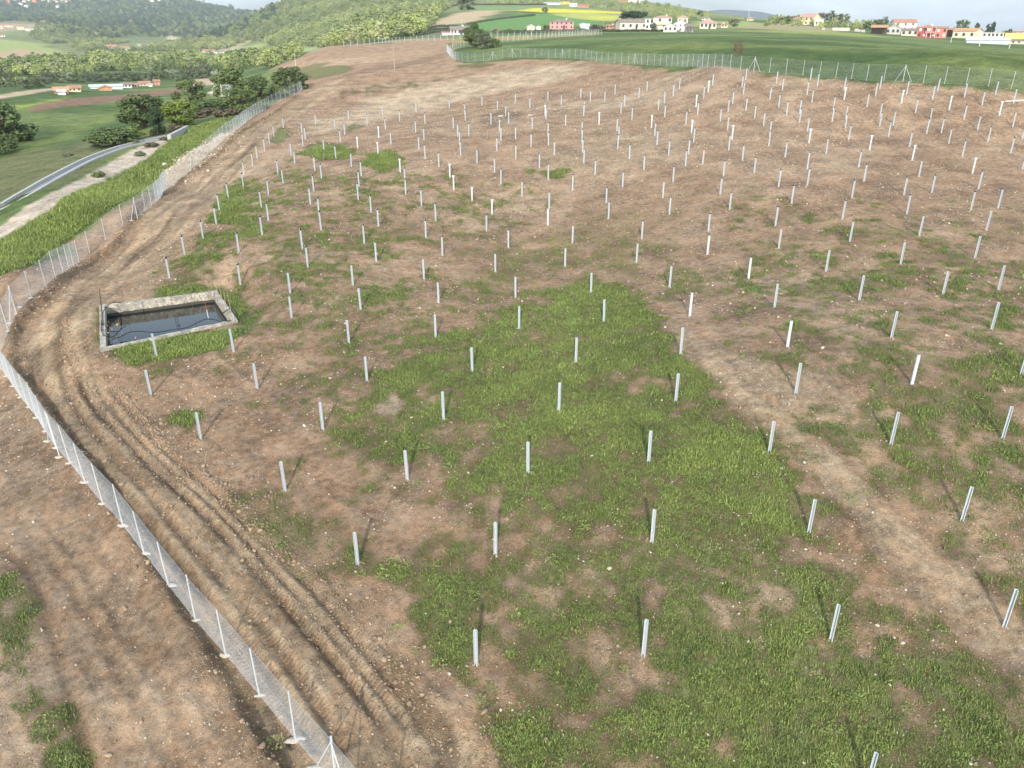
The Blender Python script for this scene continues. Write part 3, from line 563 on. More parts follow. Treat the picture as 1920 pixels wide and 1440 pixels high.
# earth clods: thrown up along the track edges, at the pile feet and in patches
m, nt, b = mat('earth_clod'); tn = attrn(nt, 'tone', 'INSTANCER').outputs['Fac']; nt.links.new(mixc(nt, tn, (.19, .13, .085), (.37, .27, .18)), b.inputs['Base Color']); b.inputs['Roughness'].default_value = .95; M_CLOD = m
clods = []
for i in range(5):
    me_ = rock(40+i, .75); me_.materials.clear(); me_.materials.append(M_CLOD); clods.append(me_)
x, y, r = polar_points(95000, 10, 165); _, g_, _, s_, _, _ = cover(x, y); k = (RNG.random(len(x)) < sstep(.38, .72, fbm(x, y, 4, 3, 701))*(1-np.clip(g_*1.5, 0, 1))*(s_ > 0)*.9) & offtank(x, y, .4)
X_ = [x[k]]; Y_ = [y[k]]
for L_, n_, sp_, of_ in ((BANKL, 7000, .5, .2), (BANKR, 3200, 1.0, .1), (RUTS[0][0], 1600, .22, .3), (RUTS[3][0], 1800, .3, .25), (RUTS[1][0], 900, .25, .3)):
    q_ = RNG.uniform(0, L_.L[-1], n_); X_.append(np.interp(q_, L_.L, L_.P[:, 0])+RNG.normal(of_, sp_, n_)); Y_.append(np.interp(q_, L_.L, L_.P[:, 1])+RNG.normal(0, sp_, n_))
PW_ = site_many([(float(a)/10, float(b_)/10) for a, b_, c_2 in (q.split(',') for q in PILES.split())])
for p_ in PW_[PW_[:, 1] < 90]:
    n_ = 9; a_ = RNG.uniform(0, 6.28, n_); q_ = RNG.uniform(.1, .3, n_); X_.append(p_[0]+q_*np.cos(a_)); Y_.append(p_[1]+q_*np.sin(a_))
x = np.concatenate(X_); y = np.concatenate(Y_); n = len(x); sc = .024*np.exp(RNG.normal(0, .5, n))*(1+np.hypot(x, y)/90); sc = np.minimum(sc, .16)
scatter('earth_clods', np.c_[x, y, HD(x, y)+sc*.2], RNG.uniform(-.6, .6, (n, 3))*[1, 1, 5], sc[:, None]*RNG.uniform(.7, 1.3, (n, 3)), RNG.integers(0, 5, n), RNG.uniform(0, 1, n), clods)
# heaped rubble edge of the gravel slope
L1 = site_many(px("303,343 312,324 345,293 385,273 428,251")); x = []; y = []
Q = resample(L1, .12)
for p in Q:
    for _ in range(5): x.append(p[0]+RNG.normal(0, .7)); y.append(p[1]+RNG.normal(0, .7))
L2 = resample(site_many(px("335,345 375,310 420,272 440,256")), .25)
for p in L2:
    for _ in range(3): x.append(p[0]+RNG.normal(0, 1.5)); y.append(p[1]+RNG.normal(0, 1.5))
x = np.array(x); y = np.array(y); n = len(x); sc = .09*np.exp(RNG.normal(0, .45, n))
scatter('gravel_rubble', np.c_[x, y, HD(x, y)+sc*.2], RNG.uniform(-.8, .8, (n, 3))*[1, 1, 4], np.repeat(sc[:, None], 3, 1), RNG.integers(0, 6, n), RNG.uniform(.35, 1, n), rocks)
# grass tufts
m, nt, b = mat('grass_blades'); tn = attrn(nt, 'tone', 'INSTANCER').outputs['Fac']; rn = attrn(nt, 'lt').outputs['Fac']
c1 = mixc(nt, tn, (.092, .138, .036), (.265, .35, .085)); c2 = mixc(nt, math_(nt, 'MULTIPLY', rn, .4), c1, (.26, .26, .11)); nt.links.new(c2, b.inputs['Base Color'])
b.inputs['Roughness'].default_value = .7; b.inputs['Specular IOR Level'].default_value = .2; M_GRASS = m
def tuft(seed, nb=12, sp=.11, h=.13, wd=.009, lean=.6):
    rg = np.random.default_rng(seed); V = []; F_ = []; lt = []
    for i in range(nb):
        a = rg.uniform(0, 6.28); rr_ = sp*math.sqrt(rg.random()); bx, by = rr_*math.cos(a), rr_*math.sin(a); a2 = rg.uniform(0, 6.28); hh = h*rg.uniform(.5, 1.3); l_ = lean*hh*rg.uniform(.2, 1.3)
        w_ = wd*rg.uniform(.7, 1.4); px_, py_ = -math.sin(a2)*w_, math.cos(a2)*w_; ux, uy = math.cos(a2)*l_, math.sin(a2)*l_
        q = len(V); V += [(bx-px_, by-py_, -.02), (bx+px_, by+py_, -.02), (bx+ux*.4+px_*.8, by+uy*.4+py_*.8, hh*.6), (bx+ux*.4-px_*.8, by+uy*.4-py_*.8, hh*.6), (bx+ux, by+uy, hh)]
        F_ += [(q, q+1, q+2), (q, q+2, q+3), (q+3, q+2, q+4)]; lt += [rg.random()]*5
    me = np_mesh('tuft', V, F_, M_GRASS); attr(me, 'lt', lt); return me
tufts = [tuft(i, 16, .16, .065, .0085, 1.2) for i in range(5)]
x, y, r = polar_points(380000, 10, 120)
_, g_, t_, _, _, _ = cover(x, y)
cl = fbm(x, y, .5, 2, 301)
k = (g_ > .08) & (RNG.random(len(x)) < np.clip(g_*.95+(cl-.5)*.5-.08, 0, .95)) & offtank(x, y, .25); x, y, r, g_, t_ = x[k], y[k], r[k], g_[k], t_[k]
n = len(x); sc = (.55+.5*np.clip(g_, 0, 1.2))*np.exp(RNG.normal(0, .25, n))*(1+np.maximum(r-25, 0)/55); tone = np.clip(.12+.55*t_+RNG.normal(0, .2, n)+.8*(fbm(x, y, 1.2, 2, 303)-.5), 0, 1)
P = np.c_[x, y, HD(x, y)]
scatter('field_grass', P, np.c_[RNG.normal(0, .12, (n, 2)), RNG.uniform(0, 6.28, n)], np.repeat(sc[:, None], 3, 1), RNG.integers(0, 5, n), tone, tufts)
print('tufts', n)
# taller grass: slope beyond the fence and round the basin
x, y, r = polar_points(150000, 40, 175, .64)
k = x < -8; x, y, r = x[k], y[k], r[k]
_, g_, t_, _, _, _ = cover(x, y); k = (t_ > .6) & (RNG.random(len(x)) < g_) & offtank(x, y, .3); x, y, r, t_ = x[k], y[k], r[k], t_[k]; n = len(x)
sc = 1.5*np.exp(RNG.normal(0, .25, n))*(1+np.maximum(r-60, 0)/80)*(.7+.7*fbm(x, y, 3, 3, 305))
scatter('slope_grass', np.c_[x, y, HD(x, y)], np.c_[RNG.normal(0, .12, (n, 2)), RNG.uniform(0, 6.28, n)], np.repeat(sc[:, None], 3, 1), RNG.integers(0, 5, n), np.clip(.42+RNG.normal(0, .18, n)+.9*(fbm(x, y, 4, 2, 307)-.5), 0, 1), tufts)
print('slope tufts', n)
# bright low weeds here and there
def weed(seed):
    rg = np.random.default_rng(seed); V = []; F_ = []; lt = []
    for i in range(46):
        a = rg.uniform(0, 6.28); q = .30*math.sqrt(rg.random()); c = Vector((q*math.cos(a), q*math.sin(a), rg.uniform(.02, .26*(1-q*1.8)+.04))); s = rg.uniform(.022, .05)
        u = Vector((rg.normal(), rg.normal(), rg.normal()*.4)).normalized(); v = u.cross(Vector((rg.normal()*.4, rg.normal()*.4, 1))).normalized(); b0 = len(V)
        V += [tuple(c-u*s), tuple(c+v*s*.6), tuple(c+u*s), tuple(c-v*s*.6)]; F_.append((b0, b0+1, b0+2, b0+3)); lt += [rg.random()]*4
    me = np_mesh('weed', V, F_, M_GRASS); attr(me, 'lt', lt); return me
x, y, r = polar_points(3400, 12, 85); _, g_, t_, _, _, _ = cover(x, y)
k = (RNG.random(len(x)) < np.clip(g_, 0, 1)*.5) & offtank(x, y, .5); x, y, r = x[k], y[k], r[k]; n = len(x); sc = RNG.uniform(.5, 1.2, n)
scatter('low_weeds', np.c_[x, y, HD(x, y)], np.c_[np.zeros((n, 2)), RNG.uniform(0, 6.28, n)], np.repeat(sc[:, None], 3, 1), RNG.integers(0, 3, n), RNG.uniform(.5, 1., n), [weed(i) for i in range(3)])
# ------------------------------------------------------------------ shared materials
M_GALV = simple('galvanised_steel', (.56, .62, .67), .42, .12, 30, .2, spec=.5)
M_GALV2 = simple('dull_galvanised_steel', (.52, .55, .57), .5, .12, 20, .1)
M_WIRE = simple('galvanised_wire', (.55, .58, .61), .5, .05, 5, .1)
M_BLACK = simple('black_plastic', (.018, .018, .02), .4, .1, 40)
M_WHITE = simple('white_plastic', (.75, .75, .74), .5, .08, 40)
M_CONC = simple('fresh_concrete', (.44, .40, .34), .9, .2, 9, bmp=.03)
M_OLDC = None
# ------------------------------------------------------------------ piles
def c_section(h, w=.13, d=.085, lip=.03, t=.007, z0=-.25, flip=1):
    mb = MB(); hw = w/2; y = .5*d*flip; f = flip
    def bx(x0, x1, ya, yb): mb.box(x0, x1, min(ya, yb), max(ya, yb), z0, h)
    bx(-hw, hw, y, y-t*f); bx(-hw, -hw+t, y-(t+.0005)*f, y-d*f); bx(hw-t, hw, y-(t+.0005)*f, y-d*f)
    bx(-hw+t+.0005, -hw+lip, y-d*f+t*f, y-d*f); bx(hw-lip, hw-t-.0005, y-d*f+t*f, y-d*f)
    return mb
ME_P = c_section(1.62).mesh('open_pile', M_GALV); ME_W = c_section(1.6, flip=-1, w=.15).mesh('closed_pile', M_GALV)
ME_C = c_section(1.66).mesh('capped_section', M_GALV); ME_T = c_section(1.42, flip=-1, w=.14).mesh('bracket_section', M_GALV)
mb = MB(); prof = [(.0, .04), (.02, .085), (.08, .105), (.15, .09), (.2, .04)]
V = []; Fc = []
for z_, r_ in prof:
    for k in range(8): V.append((r_*math.cos(k*math.pi/4), r_*math.sin(k*math.pi/4), z_))
for i in range(4):
    for k in range(8): Fc.append((i*8+k, i*8+(k+1) % 8, i*8+8+(k+1) % 8, i*8+8+k))
Fc += [tuple(range(8))[::-1], tuple(range(32, 40))]; mb.add(V, Fc, 0); mb.box(.0, .055, -.106, -.06, .11, .17, 1)
ME_CAP = mb.mesh('cap', [M_BLACK, M_WHITE])
mb = MB(); mb.add([(-.075,-.05,0),(.075,-.05,0),(.16,-.05,.2),(-.16,-.05,.2),(-.075,-.043,0),(.075,-.043,0),(.16,-.043,.2),(-.16,-.043,.2)],
                  [(0,1,2,3),(7,6,5,4),(0,4,5,1),(1,5,6,2),(2,6,7,3),(3,7,4,0)]); mb.box(-.165, .165, -.055, .05, .2005, .212)
ME_BR = mb.mesh('head_bracket', M_GALV)
mb = MB(); V = [(0, 0, .05)]
for k in range(14):
    a = k*2*math.pi/14; q = .27*(1+.16*math.sin(k*.9+1)+.10*math.cos(k*1.8)+.05*math.sin(k*4.1)); V.append((q*math.cos(a)*1.25, q*math.sin(a)*.8, -.05)); 
for k in range(14): x_, y_, _ = V[k+1]; V.append((x_*.75, y_*.75, .04))
Fc = [(0, 15+k, 15+(k+1) % 14) for k in range(14)]+[(15+k, 1+k, 1+(k+1) % 14, 15+(k+1) % 14) for k in range(14)]
mb.add(V, Fc); ME_FOOT = mb.mesh('concrete_footing', M_CONC, True)
ORD = 'first second third fourth fifth sixth seventh eighth ninth tenth eleventh twelfth thirteenth fourteenth fifteenth sixteenth seventeenth eighteenth nineteenth twentieth'.split()
PL = [(float(a)/10, float(b)/10, c) for a, b, c in (q.split(',') for q in PILES.split())]
PW = site_many([(a, b) for a, b, _ in PL]); PZ = HD(PW[:, 0], PW[:, 1])
edges = [0, 18.5, 23.5, 28.5, 33.5, 38.5, 44.5, 50, 59, 65]+[65+5.3*k for k in range(1, 22)]; rowof = np.digitize(PW[:, 1], edges)-1
def ordw(k): return ORD[k] if k < 20 else 'twenty-'+ORD[k-20]
KIND = {'p': 'bare open steel pile', 'w': 'flat-backed steel pile', 'c': 'black-capped steel pile', 't': 'steel pile with flared head', 'f': 'capped pile with pale concrete foot'}
order = np.argsort(PW[:, 1]); rest = set(order[300:].tolist()); pos = {}
for r_ in range(30):
    idx = [i for i in range(len(PL)) if rowof[i] == r_]; idx.sort(key=lambda i: PL[i][0])
    for k, i in enumerate(idx): pos[i] = (k, len(idx), r_)
far_mb = MB()
for i, (x_, y_, t) in enumerate(PL):
    z_ = PZ[i]; rz = (-.55 if t in 'pcf' else -.1)+random.uniform(-.05, .05); hs = random.uniform(.97, 1.035)
    if i in rest:
        c, s = math.cos(rz), math.sin(rz)
        for me, dz in [(ME_P if t == 'p' else ME_T if t == 't' else ME_C, 0)]+([(ME_CAP, 1.655)] if t in 'cf' else [(ME_BR, 1.42)] if t == 't' else []):
            mi = [p.material_index+(0 if me is not ME_CAP else 1) for p in me.polygons]
            b0 = len(far_mb.v); far_mb.v += [(PW[i][0]+v.co.x*c-v.co.y*s, PW[i][1]+v.co.x*s+v.co.y*c, z_+dz+v.co.z) for v in me.vertices]
            far_mb.f += [tuple(b0+q for q in p.vertices) for p in me.polygons]; far_mb.m += mi
        continue
    if i in pos:
        k, n_, r_ = pos[i]; side = ('%s from left' % ordw(k)) if k < n_/2 else ('%s from right' % ordw(n_-1-k) if k < n_-1 else 'rightmost')
        if k == 0: side = 'leftmost'
        if n_ == 1: side = 'only one'
        lab = '%s, %s in the %s row from the front' % (KIND[t], side, ordw(r_))
    else: lab = '%s, %.1f percent across and %.1f percent down the photo' % (KIND[t], x_/19.2, y_/14.4)
    loc = (PW[i][0], PW[i][1], z_)
    if t in 'pw': o = link('steel_pile', ME_P if t == 'p' else ME_W); o.location = loc; o.rotation_euler = (random.gauss(0, .006), random.gauss(0, .006), rz)
    else:
        o = empty('steel_pile', loc, rz); o.rotation_euler = (random.gauss(0, .006), random.gauss(0, .006), rz)
        link('section', ME_C if t in 'cf' else ME_T, o)
        q = link('cap' if t in 'cf' else 'head_bracket', ME_CAP if t in 'cf' else ME_BR, o); q.location = (0, 0, 1.655 if t in 'cf' else 1.42)
        if t == 'f': link('concrete_footing', ME_FOOT, o)
    o.scale = (1, 1, hs); tag(o, lab, 'steel pile', 'steel piles driven in rows across the field')
o = far_mb.build('steel_piles', [M_GALV, M_BLACK, M_WHITE]); tag(o, kind='stuff')
# galvanised beam laid across at the right edge
a = at(1878, 217, 1.58); b = at(1960, 212, 1.6); b = a+(b-a).normalized()*6.5
mb = MB(); L_ = (b-a).length; mb.box(0, L_, -.05, .05, 0, .008); mb.box(0, L_, -.05, -.042, .0085, .12); mb.box(0, L_, .042, .05, .0085, .12)
o = mb.build('steel_beam', M_GALV2); o.location = a; o.rotation_euler = (0, -math.asin((b-a).z/L_), math.atan2((b-a).y, (b-a).x))
tag(o, 'long pale steel beam resting on a pile at the right edge', 'beam')
for (x_, y_, ln, rz, lb) in ((1175, 261, 1.9, .05, 'short weathered board lying on bare soil among the piles'), (794, 202, 2.6, .15, 'pale strip of board lying on tan soil left of the lone footing'), (1722, 158.5, 3.4, -.02, 'pale plank lying at the foot of the braced back fence post')):
    mb = MB().box(-ln/2, ln/2, -.09, .09, 0, .03); o = mb.build('board', simple('weathered_board', (.60, .47, .36), .8)); o.location = at(x_, y_, .07); o.rotation_euler = (0, 0, rz); tag(o, lb, 'board')
for (x_, y_, s_, lb) in ((939, 219, 1.3, 'pale concrete lump at the edge of the dark ground patch'), (994, 217, 1.1, 'small pale concrete lump right of the dark ground patch')):
    o = link('concrete_lump', ME_FOOT); o.location = at(x_, y_, .05); o.scale = (s_, s_, 2.2*s_); tag(o, lb, 'concrete lump')
# ------------------------------------------------------------------ fences
def post_mesh(h, r, n=8): return MB().tube([(0, 0, -.3), (0, 0, h)], r, n).mesh('post', M_GALV2)
def fence(txt, h, sp, name, label, group, r=.026, wire=.0032, pitch=.085, braces=(), foot=0, postmat=None, wires=True, hw=3, mat_=None):
    P = resample(np.array(Line(txt, .8).P), sp); Z = HD(P[:, 0], P[:, 1]); root = empty(name, (P[0][0], P[0][1], Z[0])); O = Vector(root.location)
    tag(root, label, 'fence', group); me = post_mesh(h, r); big = post_mesh(h+.03, r*1.45)
    if postmat: [q.materials.clear() or q.materials.append(postmat) for q in (me, big)]
    bset = set()
    for bx_, by_ in braces:
        q = site_many([(bx_, by_)])[0]; bset.add(int(np.argmin(np.hypot(*(P-q).T))))
    for i in range(len(P)):
        o = link('post', big if i in bset else me, root); o.location = Vector((P[i][0], P[i][1], Z[i]))-O; o.rotation_euler = (random.gauss(0, .012), random.gauss(0, .012), random.uniform(0, 3))
        d = P[min(i+1, len(P)-1)]-P[max(i-1, 0)]; d = d/np.hypot(*d)
        if i < foot:
            f = link('concrete_footing', ME_FOOT, root); f.location = Vector((P[i][0], P[i][1], Z[i]+.02))-O; s_ = random.choice([.8, 1, 1.2, .9, 1.45]); f.scale = (s_*.62, s_*.5, .8); f.rotation_euler = (0, 0, random.uniform(-.3, .3))
        if i in bset:
            for sg in (-1, 1):
                e = P[i]+d*sg*1.15+np.array([-d[1], d[0]])*.12; ze = float(HD(e[0], e[1])[0])
                mb = MB().tube([Vector((P[i][0], P[i][1], Z[i]+h*.93))-O, Vector((e[0], e[1], ze-.1))-O], r*.9, 6); q = mb.build('brace', postmat or M_GALV2, root)
                if foot: f = link('concrete_footing', ME_FOOT, root); f.location = Vector((e[0], e[1], ze+.02))-O; f.scale = (.7, .6, .8)
    if not wires: return root
    Lc = np.r_[0, np.cumsum(np.hypot(*np.diff(P, axis=0).T))]; T = Lc[-1]; V = []; Fq = []
    def pt(s, z): return np.interp(s, Lc, P[:, 0]), np.interp(s, Lc, P[:, 1]), np.interp(s, Lc, Z)+z
    s0 = np.arange(-h, T, pitch); H_ = h-.05
    for sg in (1, -1):
        st = s0 if sg == 1 else s0+h; en = st+sg*H_
        t0 = np.where(st < 0, -st/H_, 0) if sg == 1 else np.where(st > T, (st-T)/H_, 0); t1 = np.where(en > T, (T-st)/H_, 1) if sg == 1 else np.where(en < 0, st/H_, 1)
        t0, t1 = np.clip(t0, 0, 1), np.clip(t1, 0, 1); ok = t1 > t0+.01; st, t0, t1 = st[ok], t0[ok], t1[ok]
        nodes = []
        for t in (t0, (t0+t1)/2, t1):
            s_ = st+sg*H_*t; x, y, z = pt(s_, .04+H_*t); nodes.append(np.c_[x, y, z])
        n = len(st); offs = np.array([(wire, 0, 0), (-wire*.5, wire*.87, 0), (-wire*.5, -wire*.87, 0)])
        arr = np.stack(nodes, 1)[:, :, None, :]+offs[None, None]      # n,3,3,3
        base = len(V) if isinstance(V, list) and not V else sum(len(v) for v in V)
        V.append(arr.reshape(-1, 3)); ids = base+np.arange(n*9).reshape(n, 3, 3)
        for k in range(2):
            for c in range(3): Fq.append(np.stack([ids[:, k, c], ids[:, k, (c+1) % 3], ids[:, k+1, (c+1) % 3], ids[:, k+1, c]], -1).reshape(-1, 4))
    for zz in np.linspace(.06, h-.03, hw):
        s_ = np.linspace(0, T, len(P)*2); x, y, z = pt(s_, zz); n = len(s_); wr = wire*1.5; offs = np.array([(wr, 0, 0), (0, 0, wr), (-wr, 0, 0), (0, 0, -wr)]); arr = np.c_[x, y, z][:, None]+offs[None]
        base = sum(len(v) for v in V); V.append(arr.reshape(-1, 3)); ids = base+np.arange(n*4).reshape(n, 4)
        for c in range(4): Fq.append(np.stack([ids[:-1, c], ids[:-1, (c+1) % 4], ids[1:, (c+1) % 4], ids[1:, c]], -1).reshape(-1, 4))
    me = np_mesh('wire_mesh', np.concatenate(V)-np.array(O), np.concatenate(Fq), mat_ or M_WIRE); link('wire_mesh', me, root); return root
LF = "720,1590 640,1492 595,1440 556,1392 517,1343 461,1273 412,1217 371,1170 330,1120 295,1077 259,1033 228,993 198,959 171,927 148,896 124,866 108,848 88,820 69,789 49,764 32,741 14,714 0,696 -4,678 8.7,661 19,636 33,601 44,584 68,563 89,544 109,527 130,511 147,497 164,483 181,469 195,456 210,444 237,425 252,414 266,403 276,393 287,385 296,378 306,369.5 315,361 324,354 333,347 350,334 367,318 385,298 402,281 416,268 427,259 437,252 452,240 469,225 490,211 512,199 529,191 558,177 572,164"
fence(LF, 2.2, 2.45, 'wire_fence', 'galvanised chain-link fence curving along the dirt track at left', 'wire fences round the site', r=.028, braces=((595,1440),(108,848),(42,587),(252,414),(367,318)), foot=24, wire=.0023, pitch=.09)
fence("838,97 843,104 850,110 861,113.5 884,115 915,114 942,110.5 969,108.5 997,108.5 1031,109.4 1069,110.5 1096,113 1127,117.4 1162,119.6 1203,121.8 1251,123.7 1299,126 1329,128.3 1383,133.3 1438,138 1502,143.3 1573,147.5 1622,150.8 1673,153 1746,155.3 1803,159 1860,164 1917,171 2000,182 2150,205", 2.2, 2.6, 'wire_fence', 'chain-link fence along the far edge beside the tall green crop', 'wire fences round the site', r=.027, braces=((925,113),(960,109),(1055,110),(1187,121),(1423,136.5),(1703,154)), wire=.0022, pitch=.09)
fence("842,98 856,92 872,88 900,85 935,80 985,75.5 1049,70 1090,67 1128,65", 2.0, 3.4, 'wire_fence', 'pale posted fence on the far side of the crop, behind the tree', 'wire fences round the site', r=.06, wire=.004, pitch=.3, postmat=simple('pale_wood', (.62, .53, .42), .8))
fence("645,88 660,86.5 700,83.5 760,79 820,76 872,73.5 950,70.5 1030,68 1122,63.5", 2.1, 2.6, 'wire_fence', 'distant fence with white posts below the wooded hill', 'wire fences round the site', r=.07, wire=.008, pitch=.2, mat_=simple('green_coated_wire', (.22, .34, .26), .6))
print('fences')
# ------------------------------------------------------------------ water basin
m, nt, b = mat('old_concrete'); p_ = objpos(nt); n_ = noise(nt, 1.7, 6, .65, p_); n2_ = noise(nt, 9, 4, .6, p_)
sx = N(nt, 'ShaderNodeSeparateXYZ'); nt.links.new(p_, sx.inputs[0])
c1 = mixc(nt, ramp(nt, n_, .38, .62), (.27, .25, .21), (.54, .49, .41)); c1 = mixc(nt, ramp(nt, n2_, .48, .62, 0, .75), c1, (.15, .14, .12))
wet = ramp(nt, math_(nt, 'MULTIPLY_ADD', n_, .12, sx.outputs['Z']), -.60, -.54, 1, 0); c1 = mixc(nt, wet, c1, (.060, .058, .045)); nt.links.new(c1, b.inputs['Base Color']); b.inputs['Roughness'].default_value = .85; bump(nt, b, n2_, .5, .02); M_OLDC = m
tz = TANK_Z+.08; RIM = [0., 0., 0., 0.]; TO = Vector((TC[0], TC[1], tz)); tk = empty('water_basin', TO)
tag(tk, 'concrete water basin sunk in the ground at the bend of the track', 'basin')
cs = [Vector((x, y, 0))-Vector((TC[0], TC[1], 0)) for x, y in TANK]      # far-left, far-right, near-right, near-left
def inset(c, q):
    o = []
    for i in range(4):
        a, b_, d = c[i], c[(i+1) % 4], c[i-1]; u = (b_-a).normalized(); v = (d-a).normalized(); o.append(a+(u+v)*q)
    return o
co_ = inset(cs, -.17); ci_ = inset(cs, .2)
for i in range(4):
    a, b_, c_, d_ = co_[i], co_[(i+1) % 4], ci_[(i+1) % 4], ci_[i]
    n_seg = 14; mb = MB(); V = []
    for k in range(n_seg+1):
        t = k/n_seg; po = a.lerp(b_, t); pi = d_.lerp(c_, t); j_ = random.uniform(-.04, .015) if 0 < k < n_seg else 0
        zt = RIM[i]*(1-t)+RIM[(i+1) % 4]*t; V += [(po.x, po.y, -3), (po.x, po.y, zt+j_), (pi.x, pi.y, zt+j_), (pi.x, pi.y, -3)]
    Fc = [(4*k+e, 4*k+(e+1) % 4, 4*k+4+(e+1) % 4, 4*k+4+e) for k in range(n_seg) for e in range(4)]
    mb.add(V, [f[::-1] for f in Fc]+[(0, 1, 2, 3), tuple(4*n_seg+q for q in (3, 2, 1, 0))]); mb.build('wall', M_OLDC, tk)
M_WAT, nt, b = mat('basin_water'); b.inputs['Base Color'].default_value = (.012, .016, .014, 1); b.inputs['Roughness'].default_value = .04; b.inputs['Specular IOR Level'].default_value = .42
bump(nt, b, noise(nt, 6, 3, .5, objpos(nt)), .12, .01)
mid_ = inset(cs, .1); mb = MB().add([(v.x, v.y, -.85) for v in mid_], [(3, 2, 1, 0)]); wt = mb.build('water', M_WAT, tk)
M_RUST = simple('rusty_iron', (.16, .075, .045), .9, .4, 20); M_WOOD = simple('weathered_wood', (.34, .27, .20), .9, .3, 10); M_DWOOD = simple('dark_old_wood', (.13, .095, .075), .9, .4, 8)
stk = [((196,626),(186,541),.055,M_DWOOD,'stake','thick dark leaning timber stake at the basin\'s left end'),((231,567.5),(227,537),.016,M_RUST,'iron_rod','rusty iron rod behind the left end of the basin'),((320,556),(315,526),.018,M_RUST,'iron_rod','rusty iron rod behind the middle of the basin'),
 ((400,543),(397.5,516),.017,M_RUST,'iron_rod','rusty iron rod at the basin\'s far right corner'),((408,549),(403.5,527),.028,M_WOOD,'stake','first pale wooden stake on the basin\'s right wall, farthest one'),((417,565),(411.5,537),.028,M_WOOD,'stake','second pale wooden stake on the basin\'s right wall'),
 ((424.5,576),(419.5,545),.028,M_WOOD,'stake','third pale wooden stake on the basin\'s right wall'),((434,589),(426,547),.028,M_WOOD,'stake','nearest pale wooden stake on the basin\'s right wall'),((358,560),(357,532),.010,M_RUST,'iron_rod','thin rod in the grass right of the middle of the basin')]
for (bx_, by_), (tx, ty), r_, mt, nm, lb in stk:
    p = at(bx_, by_, -.2); d = ray(tx, ty); q = math.hypot(p.x, p.y)/math.hypot(d[0], d[1]); tp = Vector((d[0]*q, d[1]*q, CAM_H+d[2]*q)); mid = p.lerp(tp, .55)+Vector((random.uniform(-.03, .03), 0, 0))
    o = MB().tube([Vector((0, 0, 0)), mid-p, tp-p], [r_, r_*.9, r_*.6], 6).build(nm, mt); o.location = p; tag(o, lb, 'stake' if nm == 'stake' else 'iron rod')
def onlevel(x, y, z):
    d = ray(x, y); t = (z-CAM_H)/d[2]; return Vector((d[0]*t, d[1]*t, z))
q = onlevel(392.5, 605, tz-1.2); o = MB().tube([(0, 0, 0), (-.05, .05, 1.0)], .02, 6, 0).tube([(-.05, .05, 1.0), (-.1, .05, 1.75)], .02, 6, 1).build('marker_rod', [M_WHITE, simple('red_paint', (.35, .05, .04))]); o.location = q; tag(o, 'red and white marker rod standing in the basin water', 'rod')
def hose(pts, label):
    P = [onlevel(x, y, tz+dz) for x, y, dz in pts]; W_ = []
    for i in range(len(P)-1):
        p0, p1, p2, p3 = P[max(i-1, 0)], P[i], P[i+1], P[min(i+2, len(P)-1)]
        for k in range(6): t = k/6; W_.append(.5*((2*p1)+(p2-p0)*t+(2*p0-5*p1+4*p2-p3)*t*t+(-p0+3*p1-3*p2+p3)*t**3))
    W_.append(P[-1]); o = MB().tube([v-W_[0] for v in W_], .032, 7).build('hose', M_BLACK, smooth=True); o.location = W_[0]; tag(o, label, 'hose', 'black hoses at the basin')
hose([(226,567,.1),(212,567,.3),(201,574,.35),(194,584,.2),(191,600,.15),(190,620,.05)], 'black hose looping over the far left corner of the basin')
hose([(196,576,.1),(206,578,.1),(220,586,-.2),(226,590,-.9)], 'short black hose dipping into the basin at its left corner')
hose([(190,600,.05),(192,625,.08),(205,632,-.2),(222,633,-.6),(240,624,-.5),(260,621,-.2),(290,623,.06),(320,619,.06),(350,614,.06),(372,604,-.3),(388,598,-.5),(405,600,-.5),(420,603,-.1),(432,601,.08)], 'long black hose sagging along the near wall of the basin')
hose([(416,588,.1),(428,580,.5),(436,578,.6),(442,584,.5),(445,593,.1),(444,602,-.05)], 'black hose arching over the basin\'s right wall')
# ------------------------------------------------------------------ concrete channel beside the gravel road
def sweep(P, Z, prof, name, mt, parent=None, closed=True):
    V = []; F_ = []; n = len(prof)
    for i in range(len(P)):
        d = P[min(i+1, len(P)-1)]-P[max(i-1, 0)]; d = d/np.hypot(*d); nx, ny = -d[1], d[0]
        for u, z in prof: V.append((P[i][0]+nx*u, P[i][1]+ny*u, Z[i]+z))
    for i in range(len(P)-1):
        for k in range(n): F_.append((i*n+k, i*n+(k+1) % n, (i+1)*n+(k+1) % n, (i+1)*n+k))
    F_ += [tuple(range(n))[::-1], tuple(range((len(P)-1)*n, len(P)*n))]
    return MB().add(V, F_).build(name, mt, parent)
Lc = Line("-60,424 0,390 30,373 62,356 95,338 130,320 165,303 205,288 240,277 275,268 318,257"); P = resample(Lc.P, 3); Z = HD(P[:, 0], P[:, 1]); Z = np.convolve(np.r_[Z[0], Z[0], Z, Z[-1], Z[-1]], np.ones(5)/5, 'valid')
M_CH = simple('channel_concrete', (.42, .41, .39), .85, .15, 4); M_CHG = simple('channel_bed', (.30, .31, .32), .9, .2, 4)
ch = empty('concrete_channel', (0, 0, 0)); tag(ch, 'pale concrete drainage channel running beside the gravel road', 'channel')
sweep(P, Z, [(-.85,-.6),(-.85,.32),(-.55,.32),(-.55,-.6)], 'wall', M_CH, ch); sweep(P, Z, [(.55,-.6),(.55,.42),(.9,.42),(.9,-.6)], 'wall', M_CH, ch); sweep(P, Z, [(-.545,-.6),(-.545,.04),(.545,.04),(.545,-.6)], 'bed', M_CHG, ch)
a = at(318, 262); b_ = at(352, 243); d = (b_-a); d.z = 0
